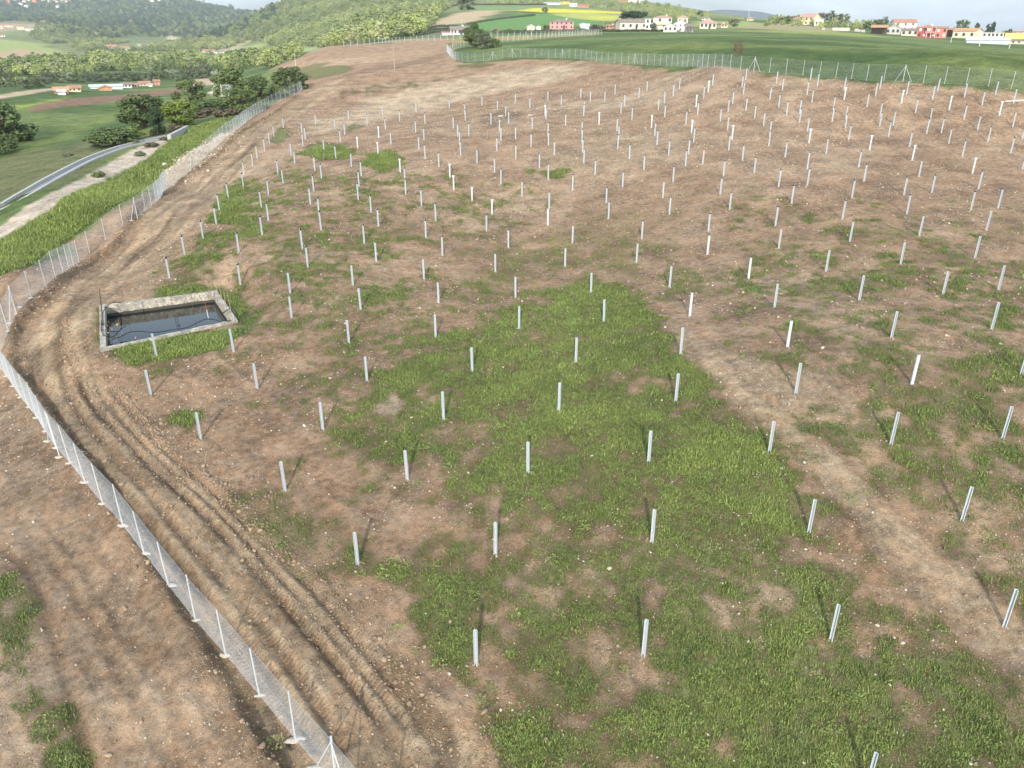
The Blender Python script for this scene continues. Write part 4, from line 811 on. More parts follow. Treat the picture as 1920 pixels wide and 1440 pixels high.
mb = MB().box(0, d.length, -.3, .3, -1, .8); o = mb.build('concrete_wall', M_CH); o.location = a; o.rotation_euler = (0, 0, math.atan2(d.y, d.x)); tag(o, 'grey concrete wall block at the upper end of the channel', 'wall')
print('basin')
# ------------------------------------------------------------------ trees and bushes
def leafmat(name, dark, lite, warm=None):
    m, nt, b = mat(name); rn = attrn(nt, 'lt').outputs['Fac']; n_ = noise(nt, .6, 3, .6, objpos(nt))
    f = math_(nt, 'ADD', math_(nt, 'MULTIPLY', rn, .65), math_(nt, 'MULTIPLY_ADD', n_, .9, -.25)); c = mixc(nt, f, dark, lite)
    tn = attrn(nt, 'tone', 'INSTANCER').outputs['Fac']
    if warm: c = mixc(nt, tn, c, warm)
    nt.links.new(c, b.inputs['Base Color']); b.inputs['Roughness'].default_value = .75; b.inputs['Specular IOR Level'].default_value = .15; return m
LM = {'dark': leafmat('dark_foliage', (.05, .078, .03), (.155, .205, .075)), 'mid': leafmat('green_foliage', (.06, .09, .03), (.18, .23, .08)),
      'lime': leafmat('fresh_foliage', (.07, .11, .02), (.24, .30, .06)), 'silver': leafmat('silver_foliage', (.14, .17, .12), (.48, .52, .42)),
      'olive': leafmat('olive_foliage', (.07, .09, .05), (.20, .23, .14)), 'brown': leafmat('bramble_foliage', (.08, .065, .045), (.20, .17, .11)), 'red': leafmat('reddish_foliage', (.09, .07, .04), (.20, .16, .09)),
      'conifer': leafmat('conifer_foliage', (.022, .042, .020), (.06, .095, .04))}
M_BARK = simple('bark', (.15, .115, .085), .95, .35, 6, bmp=.02)
def crown_data(seed, shape, n, leaf):
    """leaf-sized faces spread through clumps; unit height 1, half width .5"""
    rg = np.random.default_rng(seed); C_ = []; 
    if shape == 'cypress':
        for i in range(26): z = rg.uniform(.06, .93); w_ = .40*math.sin(math.pi*min(1, (z+.12)/1.15))**.7; a = rg.uniform(0, 6.28); C_.append((w_*.6*math.cos(a), w_*.6*math.sin(a), z, .16*(1-.5*z)+.04))
    elif shape == 'low':
        for i in range(22): a = rg.uniform(0, 6.28); q = math.sqrt(rg.random())*.38; C_.append((q*math.cos(a), q*math.sin(a), rg.uniform(.15, .80)*(1-q), .20))
    elif shape == 'umbrella':
        for i in range(20): a = rg.uniform(0, 6.28); q = math.sqrt(rg.random())*.38; C_.append((q*math.cos(a), q*math.sin(a), rg.uniform(.62, .85)-q*.25, .13))
    else:
        for i in range(30):
            a = rg.uniform(0, 6.28); z = rg.uniform(.06, .88); w_ = .42*math.sqrt(max(.05, 1-((z-.48)/.5)**2)); q = w_*math.sqrt(rg.random()); C_.append((q*math.cos(a), q*math.sin(a), z, rg.uniform(.10, .19)))
    C_ = np.array(C_); k = rg.integers(0, len(C_), n); d = rg.normal(size=(n, 3)); d /= np.linalg.norm(d, axis=1)[:, None]; rad = rg.random(n)**.35
    c = C_[k, :3]+d*(C_[k, 3]*rad)[:, None]*[1, 1, .85]; nr = d+rg.normal(size=(n, 3))*.55; nr[:, 2] += .35; nr /= np.linalg.norm(nr, axis=1)[:, None]
    u = np.cross(nr, rg.normal(size=(n, 3))); u /= np.linalg.norm(u, axis=1)[:, None]; v = np.cross(nr, u); s = leaf*rg.uniform(.6, 1.4, n)[:, None]
    V = np.stack([c-u*s-v*s*.4, c+u*s*.3-v*s*.8, c+u*s+v*s*.4, c-u*s*.3+v*s*.8], 1).reshape(-1, 3)
    lt = np.repeat(np.clip(rg.random(n)*.7+(rg.random(len(C_))*.5)[k]-.1, 0, 1), 4); return V, np.arange(4*n).reshape(n, 4), lt
def crown_mesh(seed, shape, kind, n=2400, leaf=.03):
    V, F_, lt = crown_data(seed, shape, n, leaf); me = np_mesh('crown', V, F_, LM[kind]); attr(me, 'lt', lt); return me
def trunk_mesh(seed, shape):
    rg = np.random.default_rng(seed); mb = MB(); mb.tube([(0, 0, -.1), (.005, 0, .12), (.015, .01, .35), (0, .01, .6)], [.035, .028, .02, .01], 7)
    if shape != 'cypress':
        for i in range(7):
            a = i*.9+rg.uniform(0, .5); z = rg.uniform(.16, .45); q = rg.uniform(.18, .34); mb.tube([(0, 0, z), (q*.5*math.cos(a), q*.5*math.sin(a), z+.12), (q*math.cos(a), q*math.sin(a), z+rg.uniform(.2, .35))], [.016, .011, .004], 5)
    return mb.mesh('trunk', M_BARK)
_cc = {}
def tree(x, yb, yt, hw, shape, kind, label, name='broadleaf_tree', cat='tree', group=None, n=2400, seed=None, sparse=0):
    p = at(x, yb, -.1); D_ = p.y; h = (yb-yt)*D_/1640.; w_ = 2.6*hw*D_/1573.; seed = seed if seed is not None else int(x*7+yb) % 5
    k = (shape, kind, n, seed)
    if k not in _cc: _cc[k] = (crown_mesh(seed, shape, kind, n, .028 if n >= 1500 else .035 if n == 400 else .05), trunk_mesh(seed, shape))
    r = empty(name, p, random.uniform(0, 6.28)); link('trunk', _cc[k][1], r); link('crown', _cc[k][0], r); r.scale = (w_, w_, h); tag(r, label, cat, group); return r
tree(12,268,180,46,'round','dark','broad dark tree at the left edge beside the green field',n=4200)
tree(-8,292,228,34,'low','dark','low dark bush under the broad tree at the left edge','bush','bush')
tree(272,240,170,38,'round','dark','large dark round tree standing behind the narrow conifer',n=4200)
tree(296,253,196,18,'cypress','conifer','narrow conical dark conifer beside the concrete wall','conifer_tree',n=4200)
tree(338,240,185,29,'round','lime','fresh yellow-green tree right of the conical conifer',n=4200)
tree(216,274,224,42,'low','dark','wide low dark-leaved tree beside the channel',n=4200)
tree(250,262,232,20,'low','lime','small bright bush between the low tree and the conifer','bush','bush')
tree(358,200,144,29,'round','mid','olive-brown tree left of the pale patch of road'); tree(375,208,172,22,'low','dark','dark bush below the pale patch of road','bush','bush')
tree(405,208,172,32,'low','dark','dark spreading bush in front of the utility pole','bush','bush'); tree(434,186,122,34,'round','mid','tallest tree of the clump left of the fence end',n=4200)
tree(415,172,126,16,'round','silver','silvery tree leaning on the left of the tall clump'); tree(434,196,153,18,'round','silver','silver-white small tree in the middle of the clump')
tree(487,192,140,25,'round','dark','dark tree between the clump and the fence end',n=4200); tree(456,212,158,28,'round','mid','green tree close to the fence, left of the dark one'); tree(518,186,150,22,'low','mid','low green bush against the fence near its end','bush','bush')
tree(548,172,122,28,'round','dark','dark grey-green tree at the very end of the left fence',n=4200); tree(532,176,142,20,'low','olive','grey-green bush beside the tree at the fence end','bush','bush')
tree(470,208,178,26,'low','mid','leafy bush at the foot of the trees by the fence','bush','bush')
for i, (x, yb, yt, hw) in enumerate([(345,232,212,16),(368,222,205,16),(395,216,198,18),(420,218,200,20),(445,214,196,18),(330,246,228,12)]):
    tree(x, yb, yt, hw, 'low', 'brown', ordw(i)+' brown bramble bush in the strip between slope and trees', 'bush', 'bush', 'brambles between slope and trees', 1200)
for i, (x, yb, yt, hw, k, lb) in enumerate([(186,330,300,17,'mid','leafy green bush on the slope edge by the gravel road'),(284,276,254,17,'brown','brown bush beside the upper end of the gravel road'),(262,292,270,14,'olive','grey bush on the road edge below the concrete wall'),(308,262,246,14,'brown','dry brown bush just below the concrete wall block'),(128,294,278,12,'olive','round grey bush at the field edge above the channel'),(178,276,262,14,'olive','thin grey bush at the field edge left of the low dark tree')]):
    tree(x, yb, (yb+yt)/2-2, hw*.62, 'low', k, lb, 'bush', 'bush', None, 1200)
tree(889,90,42,17,'round','dark','tall dark tree beside the far bend of the fence',n=4200); tree(908,91,57,18,'round','olive','grey-leaved tree in front of the tall dark one'); tree(926,89,65,12,'low','mid','rounded bush at the right of the tree group by the fence','bush','bush')
tree(1383,107,72,8,'round','red','thin reddish sapling standing alone in the crop','sapling','tree',n=400)
tree(1188,49,18,23,'umbrella','conifer','wide dark pine behind the grey-roofed farmhouse','pine_tree')
for x, yb, yt, hw, sh, k, lb in [(1556,46,20,10,'round','olive','pale round tree right of the yellow villa'),(1578,48,25,11,'round','mid','green tree behind the second utility pole on the ridge'),(1538,44,24,8,'round','brown','brownish tree just right of the yellow villa roof'),(1471,44,28,12,'low','mid','dark bushy tree left of the yellow villa'),(1486,44,30,9,'round','brown','small brown tree between the bush and the villa'),
 (1640,58,36,15,'round','mid','green tree behind the open brown shed'),(1657,54,31,6,'round','olive','slim pale tree behind the metal-roofed barn'),(1802,62,37,11,'round','mid','round green tree rising behind the cream barn'),(1829,64,43,5,'cypress','conifer','lone narrow cypress right of the cream barn'),(1850,66,45,5,'cypress','conifer','left one of the paired dark cypresses'),(1858,66,41,5,'cypress','conifer','right, taller one of the paired dark cypresses'),(1891,70,54,5,'cypress','conifer','dark cypress behind the yellow-roofed building'),
 (1882,72,57,8,'round','mid','green tree left of the yellow-roofed building'),(1376,50,35,8,'round','olive','pale tree in the field right of the pink-roofed house'),(1312,36,20,6,'round','olive','small pale tree on the skyline left of the blue hill'),(1691,56,43,6,'round','mid','green bush beside the white house with hip roof'),(1283,55,44,8,'low','brown','brown bush left of the gabled white houses'),(1225,57,42,7,'round','olive','grey tree in front of the grey-roofed farmhouse'),
 (456,110,90,15,'round','mid','large green tree below the pale farm on the far slope'),(433,108,94,9,'round','mid','smaller green tree left of the large one by the far farm'),(474,106,93,7,'round','brown','brownish tree right of the large one by the far farm'),(876,18,-4,17,'round','mid','big dark tree at the top of the brown ploughed field'),(780,66,57,6,'low','dark','dark bush left of the white farmhouse'),(955,62,52,9,'low','dark','dark bush between the two small huts'),(1024,56,46,5,'round','dark','dark bush left of the pink house'),
 (1117,58,43,12,'low','brown','brown thicket between pink house and farmhouse'),(1092,60,50,6,'low','olive','grey bush near the small blue-roofed shed'),(1022,24,13,5,'round','dark','lone dark tree on the yellow flowering field')]:
    tree(x, yb, yt, hw, sh, k, lb, 'cypress_tree' if sh == 'cypress' else 'broadleaf_tree' if yb-yt > 14 else 'bush', 'tree' if yb-yt > 14 else 'bush', None, 700)
# hedge in front of the houses and olive rows
for i in range(22):
    x = 1010+i*12.5; tree(x, 60.5-i*.08, 53, 8.5, 'low', 'brown' if i % 3 else 'olive', ordw(i)+' dull bush from left in the long hedge below the farmhouse', 'bush', 'bush', 'long hedge below the houses', 700, i % 3)
for i in range(15):
    x = 930+i*8; tree(x, 62.5-i*.1, 54, 5, 'low', 'dark' if i % 2 else 'olive', ordw(i)+' dark bush from left in the scrub strip before the pink house', 'bush', 'bush', 'scrub strip left of the pink house', 700, i % 3)
for r_ in range(3):
    for i in range(13):
        x = 786+i*5.4+r_*2; y = 67-(i*1.05)-r_*5.2+max(0, i-6)*1.0
        tree(x, y, y-6, 4.2, 'low', 'olive', ordw(i)+' olive tree from left in the '+('lower', 'middle', 'upper')[r_]+' row of the slanting grove', 'olive_tree', 'olive tree', 'olive grove left of the white farmhouse', 700, i % 3)
for i in range(26):
    x = 878+i*4.9; y = 46-i*.92+(.011*i*i); tree(x, y, y-5.5, 3.4, 'low', 'olive', ordw(i)+' olive tree from left in the row along the ploughed hillside', 'olive_tree', 'olive tree', 'olive row on the hillside', 700, i % 3)
for i in range(26):
    x = 892+i*5.2; y = 9.5-.3*math.sin(i*.3); tree(x, y, y-4, 3.0, 'low', 'olive', ordw(i)+' olive tree from left in the row above the green field', 'olive_tree', 'olive tree', 'upper olive row on the hillside', 700, i % 3)
rv = [(8,163,136,16),(30,160,138,12),(48,166,147,11),(62,164,144,10),(75,163,146,11),(92,158,136,12),(110,155,140,11),(128,154,138,10),(145,156,141,12),(165,154,138,10),(183,154,137,12),(200,153,138,12),(222,152,138,11),(240,152,137,13),(262,151,138,12),(283,151,136,11),(302,150,135,13),(322,148,133,12),(345,148,134,12),(362,147,128,14),(386,146,122,16),(405,144,124,13)]
for i, (x, yb, yt, hw) in enumerate(rv):
    tree(x, yb, yt-4, hw*1.15, 'round', ('olive', 'mid', 'silver', 'dark', 'olive')[i % 5] if i % 5 != 2 or i % 2 else 'olive', ordw(i)+' tree from left in the riverside belt behind the valley houses', 'broadleaf_tree', 'tree', 'riverside trees behind the valley houses', 1500, i % 4)
print('trees')
# woods on the hills: far-off masses of crowns
def wood(name, polys, size, dens, kinds, tone=(.0, .6), seed=0, clear=0.):
    protos = []
    for i, kd in enumerate(kinds):
        V, F_, lt = crown_data(50+i, 'round', 420, .05); V[:, 2] += .1; me = np_mesh('crown', V, F_, LM2[kd]); attr(me, 'lt', lt); protos.append(me)
    XS = []; YS = []
    for pt_ in polys:
        W = site_many(px(pt_)); lo, hi = W.min(0), W.max(0); A_ = np.prod(hi-lo); n = int(min(60000, A_*dens)); x = RNG.uniform(lo[0], hi[0], n); y = RNG.uniform(lo[1], hi[1], n)
        k = polysd(W, x, y) > -4; x, y = x[k], y[k]
        if clear: f = fbm(x, y, 120, 3, 501+seed); k = f > clear; x, y = x[k], y[k]
        XS.append(x); YS.append(y)
    x = np.concatenate(XS); y = np.concatenate(YS); n = len(x); s = size*np.exp(RNG.normal(0, .22, n)); z = H(x, y)
    scatter(name, np.c_[x, y, z-.5], np.c_[np.zeros((n, 2)), RNG.uniform(0, 6.28, n)], np.c_[s*1.15, s*1.15, s*.95], RNG.integers(0, len(kinds), n), np.clip(RNG.uniform(*tone, n)+1.0*(fbm(x, y, 90, 3, 77)-.5), 0, 1), protos); print(name, n)
LM2 = {'c': leafmat('wood_foliage_shaded', (.035, .06, .04), (.10, .145, .085), (.15, .20, .11)), 'a': leafmat('wood_foliage', (.08, .115, .045), (.26, .33, .11), (.46, .52, .18)), 'b': leafmat('wood_foliage_pale', (.10, .125, .065), (.31, .35, .18), (.46, .49, .23))}  # the dark one has the far ridge's cloud shade put into its colour
wood('far_wood', ["-150,48 -150,-60 200,-60 360,-8 440,20 486,24 520,26 505,45 450,62 400,74 345,68 300,70 240,66 200,76 120,62 80,46 40,40"], 10, 1/130, ['c', 'c', 'a'], (0, .25))
wood('hill_wood', ["505,80 520,62 560,44 600,14 640,-20 700,-60 900,-50 868,4 840,14 810,36 785,56 772,70 730,76 690,79 640,84 600,86 560,84"], 7.5, 1/42, ['a', 'b', 'a'], (.1, .7))
wood('flank_wood', ["435,64 470,38 500,18 540,-12 600,-60 660,-60 640,-20 600,14 560,44 520,62 505,80 470,76"], 8, 1/60, ['a', 'b', 'a'], (.0, .5))
wood('slope_wood', ["60,70 70,48 115,46 180,60 240,80 200,86 150,92 100,82", "150,96 186,88 196,97 250,99 300,88 330,82 350,92 300,100 230,100 190,108", "330,80 400,80 450,66 500,62 470,74 400,96 360,96"], 6.5, 1/70, ['a', 'b'], (.0, .6), 3, .4)
wood('valley_wood', ["0,140 0,126 60,118 110,116 170,124 185,134 120,146 60,142", "160,122 210,108 300,110 340,104 420,108 520,108 560,104 520,124 440,132 400,126 330,132 250,134 190,132"], 6.5, 1/60, ['a', 'b', 'a', 'a'], (-.2, .8), 5, .40)
wood('orchard_scrub', ["1100,14 1180,2 1260,14 1330,30 1300,40 1200,26", "1440,42 1640,46 1700,58 1560,56 1440,50", "900,8 1000,3 1150,4 1150,12 1000,8"], 4.5, 1/240, ['b', 'a'], (.2, .9), 7)
# ------------------------------------------------------------------ houses
def colmat(name, c, **k): return simple(name, c, .85, .1, .8, **k)
MW = {'pink': colmat('pink_render', (.62, .30, .29)), 'cream': colmat('cream_render', (.66, .60, .48)), 'white': colmat('white_render', (.78, .76, .73)), 'stone': colmat('grey_render', (.52, .50, .46)), 'red': colmat('red_render', (.40, .095, .085)), 'salmon': colmat('salmon_render', (.60, .24, .20)), 'yellow': colmat('yellow_render', (.78, .66, .40)), 'brown': colmat('brown_boards', (.10, .075, .06)), 'sheet': colmat('pale_sheet', (.62, .68, .72)), 'gold': colmat('yellow_cladding', (.80, .62, .16)), 'brick': colmat('brick_render', (.50, .28, .18))}
MR = {'tile': simple('clay_tiles', (.42, .22, .15), .9, .3, 1.5), 'grey': simple('old_grey_tiles', (.26, .21, .18), .9, .3, 1.5), 'pinktile': simple('faded_tiles', (.48, .30, .25), .9, .25, 1.5), 'metal': simple('metal_roofing', (.56, .62, .66), .5, .12, .6), 'orange': simple('orange_tiles', (.52, .30, .16), .9, .3, 1.5), 'flat': simple('flat_roof', (.55, .52, .49), .9, .15, .6), 'gold': simple('yellow_roof', (.80, .60, .16), .8, .1, .6)}
M_WIN = simple('window_glass', (.05, .06, .07), .2, .2, 2, spec=.6); M_SHUT = simple('white_shutter', (.74, .73, .70), .7, .08, 2)
ME_WIN = MB().box(-.55, .55, -.05, .05, 0, 1.3).mesh('window', M_WIN); ME_WINW = MB().box(-.55, .55, -.05, .05, 0, 1.3).mesh('window_shutter', M_SHUT)
def roof_mb(w, d, he, hr, kind, ov=.4, axis='x'):
    x0, x1, y0, y1 = -w/2-ov, w/2+ov, -d/2-ov, d/2+ov; mb = MB(); t = .18
    if kind == 'flat': return mb.box(x0, x1, y0, y1, he, he+.3)
    if kind == 'mono': return mb.add([(x0,y0,he),(x1,y0,he),(x1,y1,hr),(x0,y1,hr),(x0,y0,he+t),(x1,y0,he+t),(x1,y1,hr+t),(x0,y1,hr+t)], [(0,3,2,1),(4,5,6,7),(0,1,5,4),(1,2,6,5),(2,3,7,6),(3,0,4,7)])
    if kind == 'gable':
        V = [(x0,y0,he),(x1,y0,he),(x1,0,hr),(x0,0,hr),(x1,y1,he),(x0,y1,he)]
        if axis == 'y': V = [(y_*w/d if 0 else y_, x_, z_) for x_, y_, z_ in [(y0,x0,he),(y1,x0,he),(y1,0,hr),(y0,0,hr),(y1,x1,he),(y0,x1,he)]]
        V2 = [(a, b_, c-t) for a, b_, c in V]; F_ = [(0,1,2,3),(3,2,4,5),(6,9,8,7),(9,11,10,8),(0,3,9,6),(3,5,11,9),(1,7,8,2),(2,8,10,4),(0,6,7,1),(5,4,10,11)]
        return mb.add(V+V2, F_ if axis == 'x' else [f[::-1] for f in F_])
    r_ = min(w, d)*.45; a = max(0, w/2-r_)
    V = [(x0,y0,he),(x1,y0,he),(x1,y1,he),(x0,y1,he),(-a,0,hr),(a,0,hr),(x0,y0,he-t),(x1,y0,he-t),(x1,y1,he-t),(x0,y1,he-t)]
    return mb.add(V, [(0,1,5,4),(1,2,5),(2,3,4,5),(3,0,4),(0,6,7,1),(1,7,8,2),(2,8,9,3),(3,9,6,0),(9,8,7,6)])
def wall_mb(w, d, he, hr, kind, axis='x'):
    mb = MB(); x0, x1, y0, y1 = -w/2, w/2, -d/2, d/2; e = he-.02
    if kind == 'gable' and axis == 'x': return mb.add([(x0,y0,-1.5),(x1,y0,-1.5),(x1,y1,-1.5),(x0,y1,-1.5),(x0,y0,e),(x1,y0,e),(x1,y1,e),(x0,y1,e),(x0,0,hr-.2),(x1,0,hr-.2)], [(0,1,5,4),(1,2,6,9,5),(2,3,7,6),(3,0,4,8,7),(4,5,9,8),(8,9,6,7)])
    if kind == 'gable': return mb.add([(x0,y0,-1.5),(x1,y0,-1.5),(x1,y1,-1.5),(x0,y1,-1.5),(x0,y0,e),(x1,y0,e),(x1,y1,e),(x0,y1,e),(0,y0,hr-.2),(0,y1,hr-.2)], [(0,1,5,8,4),(1,2,6,5),(2,3,7,9,6),(3,0,4,7),(4,8,9,7),(8,5,6,9)])
    return mb.box(x0, x1, y0, y1, -1.5, e)
def house(x0, x1, yb, ye, yr, depth, wall, roof, kind, label, axis='x', yaw=0., win=(0, 0), white=False, name='house', cat='house', posts=0, chim=0, door=False, dy=0, group=None, extra=None):
    p = at((x0+x1)/2, yb); D_ = p.y; w_ = (x1-x0)*D_/1573.; he = (yb-ye)*D_/1700.; hr = (yb-yr)*D_/1700.; d = depth
    if extra is None: az_ = math.atan2(p.x, p.y); dirv = Vector((math.sin(az_), math.cos(az_), 0)); p = p+dirv*(d/2)
    r = empty(name, p, yaw-math.atan2(p.x, p.y)); tag(r, label, cat, group)
    if posts:
        for i in range(posts):
            o = MB().box(-.12, .12, -.12, .12, -1.5, he).build('post', M_DWOOD, r); o.location = (-w_/2+.2+i*(w_-.4)/(posts-1), -d/2+.2, 0)
        MB().box(-w_/2, w_/2, d/2-.3, d/2, -1.5, he).build('back_wall', MW[wall], r)
        if kind == 'gable': MB().add([(-w_/2, d/2-.31, he), (w_/2, d/2-.31, he), (0, d/2-.31, hr-.3)], [(0, 1, 2)]).build('gable_boards', MW[wall], r)
    else: wall_mb(w_, d, he, hr, kind, axis).build('wall', MW[wall], r)
    rf = roof_mb(w_, d, he, hr, kind, .5, axis).build('roof', MR[roof], r)
    for i in range(chim):
        o = MB().box(-.35, .35, -.35, .35, -.8, .5).build('chimney', MW['white'], rf); o.location = (w_*(.2-.35*i), .3, hr)
    nc, nr = win
    if nc:
        fh = he/nr; s_ = min(1.25, fh/2.4)
        for a in range(nc):
            for c in range(nr):
                o = link('window', ME_WINW if white and (a+c) % 2 else ME_WIN, r); o.location = (-w_/2+w_*(a+.5)/nc+random.uniform(-.2, .2), -d/2-.02, c*fh+fh*.32); o.scale = (s_, 1, s_)
    if door: o = MB().box(-.6, .6, -.06, .05, 0, 2.3).build('door', M_WIN, r); o.location = (w_*.1, -d/2-.02, 0)
    return r, w_, he, hr, d
house(1031,1075,55,41,36,11,'pink','grey','hip','large pink house with a low hip roof behind the hedge',win=(5,2),chim=1,door=True)
house(1157,1210,55,42,36,10,'cream','grey','gable','long cream farmhouse with grey tiled gable roof',yaw=.28,win=(4,1),door=True)
house(1209,1225,56,36.5,35,8,'white','flat','flat','small flat-roofed white block joined to the grey-roofed farmhouse',win=(2,2))
h_ = house(1224,1258,56,33,29.5,10,'cream','pinktile','hip','tall balconied house with cream and orange walls',win=(4,2),white=True,chim=1)
MB().box(-h_[1]*.42, h_[1]*.1, -1.4, 0, 0, .9).build('balcony', MW['yellow'], h_[0]).location = (0, -h_[4]/2-.02, h_[2]*.42)
house(1244,1268,60,50,43,8,'white','grey','gable','front white gabled house with dark roof edges',axis='y',win=(3,1))
house(1262,1288,59,45,36.5,9,'white','grey','gable','taller white gabled house just behind the front gabled one',axis='y',win=(3,2))
house(1283,1300,61,50,45,8,'white','grey','mono','low porch-fronted wing right of the two gabled houses',posts=4)
house(1270,1289,44,33,29,8,'cream','pinktile','hip','small cream house higher up behind the gabled houses',win=(2,1))
h_ = house(1312,1342,54,43,36,9,'cream','pinktile','hip','pink-roofed house with arched porch at the field\'s edge',win=(4,1),door=True)
house(1503,1531,47,33,25.5,11,'yellow','pinktile','gable','yellow villa with big gable on the ridge',yaw=-.5,win=(3,2))
house(1527,1542,49,36.5,35,8,'white','flat','flat','small white annex right of the yellow villa',win=(2,1))
house(1594,1627,48,35.5,29.5,10,'white','orange','hip','white house with orange hip roof on the ridge',win=(5,2),white=True)
house(1633,1661,64,52,47,11,'brown','orange','mono','open dark shed on posts under an orange roof',posts=8,name='shed',cat='shed')
house(1661,1686,64.5,53,47.5,12,'stone','metal','gable','grey barn with pale metal gable roof',axis='y',name='barn',cat='barn',win=(3,1))
house(1672,1711,58,43,36,12,'white','tile','gable','pale house with red tiled gable behind the metal-roofed barn',yaw=.25,win=(3,2))
house(1690,1719,67.5,57,53,9,'cream','grey','gable','low cream outbuilding left of the red house',win=(3,1),name='outbuilding',cat='outbuilding')
h_ = house(1720,1752,71,52,47,12,'red','tile','hip','deep red two-storey house with white shutters',win=(4,2),white=True,chim=1)
MB().box(-.1*h_[1], h_[1]*.5, -1.6, 0, 0, .9).build('balcony', MW['salmon'], h_[0]).location = (0, -h_[4]/2-.02, h_[2]*.45)
for k in range(3): MB().box(-.12, .12, -1.6, -1.35, 0, h_[2]).build('balcony_post', MW['white'], h_[0]).location = (h_[1]*(.0+.22*k), -h_[4]/2-.02, 0)
house(1753,1772,71.5,53.5,50,11,'salmon','tile','mono','lighter salmon wing on the right of the red house',win=(2,2),white=True)
house(1771,1796,69.5,56,53.5,9,'brown','tile','mono','open tiled shed right of the red house',posts=6,name='shed',cat='shed')
house(1792,1832,72,58,52.5,12,'cream','orange','gable','cream barn with orange roof and grey lean-to',yaw=-.3,win=(3,1),name='barn',cat='barn')
house(1829,1877,71,61.5,60,10,'white','flat','flat','long low white modern house with dark windows',win=(7,1))
house(1816,1886,82,75,70.5,7,'sheet','metal','gable','long pale greenhouse in front of the low white house',name='greenhouse',cat='greenhouse')
house(1888,1950,78,73,62,14,'gold','gold','gable','large building with bright yellow roof at the right edge',name='building',cat='building')
house(1896,1950,83,76.5,74,7,'cream','grey','mono','low cream block before the yellow-roofed building',win=(5,1),name='outbuilding',cat='outbuilding')
house(845,878,65,56,49,9,'white','grey','gable','long white farmhouse with grey-brown roof behind the dark tree',win=(5,1),chim=1,door=True)
house(829,846,66,61.5,60,7,'white','pinktile','mono','low white annex left of the long farmhouse',name='outbuilding',cat='outbuilding')
house(923,937,62,56.5,52.5,6,'brown','pinktile','gable','small hut with pinkish gable right of the fence tree',axis='y',name='hut',cat='hut')
house(988,1003,57,50,45,6,'stone','flat','gable','pale-roofed hut left of the pink house',axis='y',name='hut',cat='hut')
house(1005,1014,57,51,47.5,5,'white','flat','gable','smaller white hut between the pale-roofed hut and the pink house',axis='y',name='hut',cat='hut')
house(1088,1104,58,49,44.5,7,'sheet','metal','gable','small shed with blue-grey metal roof right of the pink house',name='shed',cat='shed')
for a in [(1348,1360,52,46,44,'cream','tile','small tile-roofed shed right of the pink-roofed house'),(1398,1410,38.5,35.5,33.5,'cream','tile','small house on the skyline below the mast'),(1490,1503,45,36,32,'stone','tile','dark-gabled wing just left of the yellow villa'),(1462,1470,44,39,37,'cream','orange','small house left of the bushy tree by the villa'),(1580,1590,48,43.5,41.5,'cream','tile','low house between the ridge pole and the orange-roofed white house'),
 (1712,1722,58,51,48.5,'cream','orange','small cream house between the red-gabled house and the red house'),(1738,1756,52,47,44.5,'stone','grey','grey roof showing behind the red house'),(1776,1790,60,54.5,52.5,'cream','flat','pale flat roof behind the open tiled shed'),(1862,1876,60.5,57.5,55.5,'stone','tile','small roof behind the long low white house'),(1900,1918,66,60,58,'cream','tile','house roof above the yellow-roofed building'),
 (1622,1633,52,46,44,'stone','tile','small house left of the dark open shed on the ridge'),(1648,1664,53,48,46,'white','orange','white house partly hidden behind the dark open shed'),(1318,1330,38,34,32,'white','grey','small white house on the rise above the pink-roofed house'),(1140,1152,54,48,46,'brick','tile','brick shed left of the grey-roofed farmhouse'),(1240,1252,38,33,31,'cream','tile','small house on the slope above the balconied house')]:
    house(a[0], a[1], a[2], a[3], a[4], 7, a[5], a[6], 'flat' if a[6] == 'flat' else 'gable', a[7], win=(2, 1), chim=random.choice([0, 1]), yaw=random.uniform(-.4, .4))
# valley farm
house(104,128,176,168.5,163,9,'brick','orange','gable','orange-roofed farmhouse at the left end of the valley farm',win=(4,1))
house(131,151,172,165,160,8,'yellow','tile','gable','ochre house second from left in the valley farm',win=(3,1))
house(110,123,178,172,169,5,'white','flat','mono','small bright white shed before the orange-roofed farmhouse',name='shed',cat='shed')
house(172,228,167,161.5,158.5,12,'sheet','metal','gable','long pale metal-roofed greenhouse in the valley',name='greenhouse',cat='greenhouse')
house(187,209,170,165,160.5,8,'brick','orange','gable','orange shed before the long greenhouse',axis='y',name='shed',cat='shed')
house(229,247,165,158,155,8,'white','grey','gable','white house with dark windows right of the greenhouse',win=(3,1)); house(247,258,164,159,156,7,'white','tile','gable','small white house beside the dark-windowed one',win=(2,1))
house(262,281,161,156,152,8,'stone','tile','gable','dull red-roofed house right of the white ones',win=(3,1)); house(290,300,160,152,149,7,'brick','tile','gable','brown tower-like house at the right end of the valley farm',win=(1,2)); house(279,286,162.5,158.5,157.5,4,'white','flat','flat','tiny white box building near the valley farm\'s right end',name='shed',cat='shed')
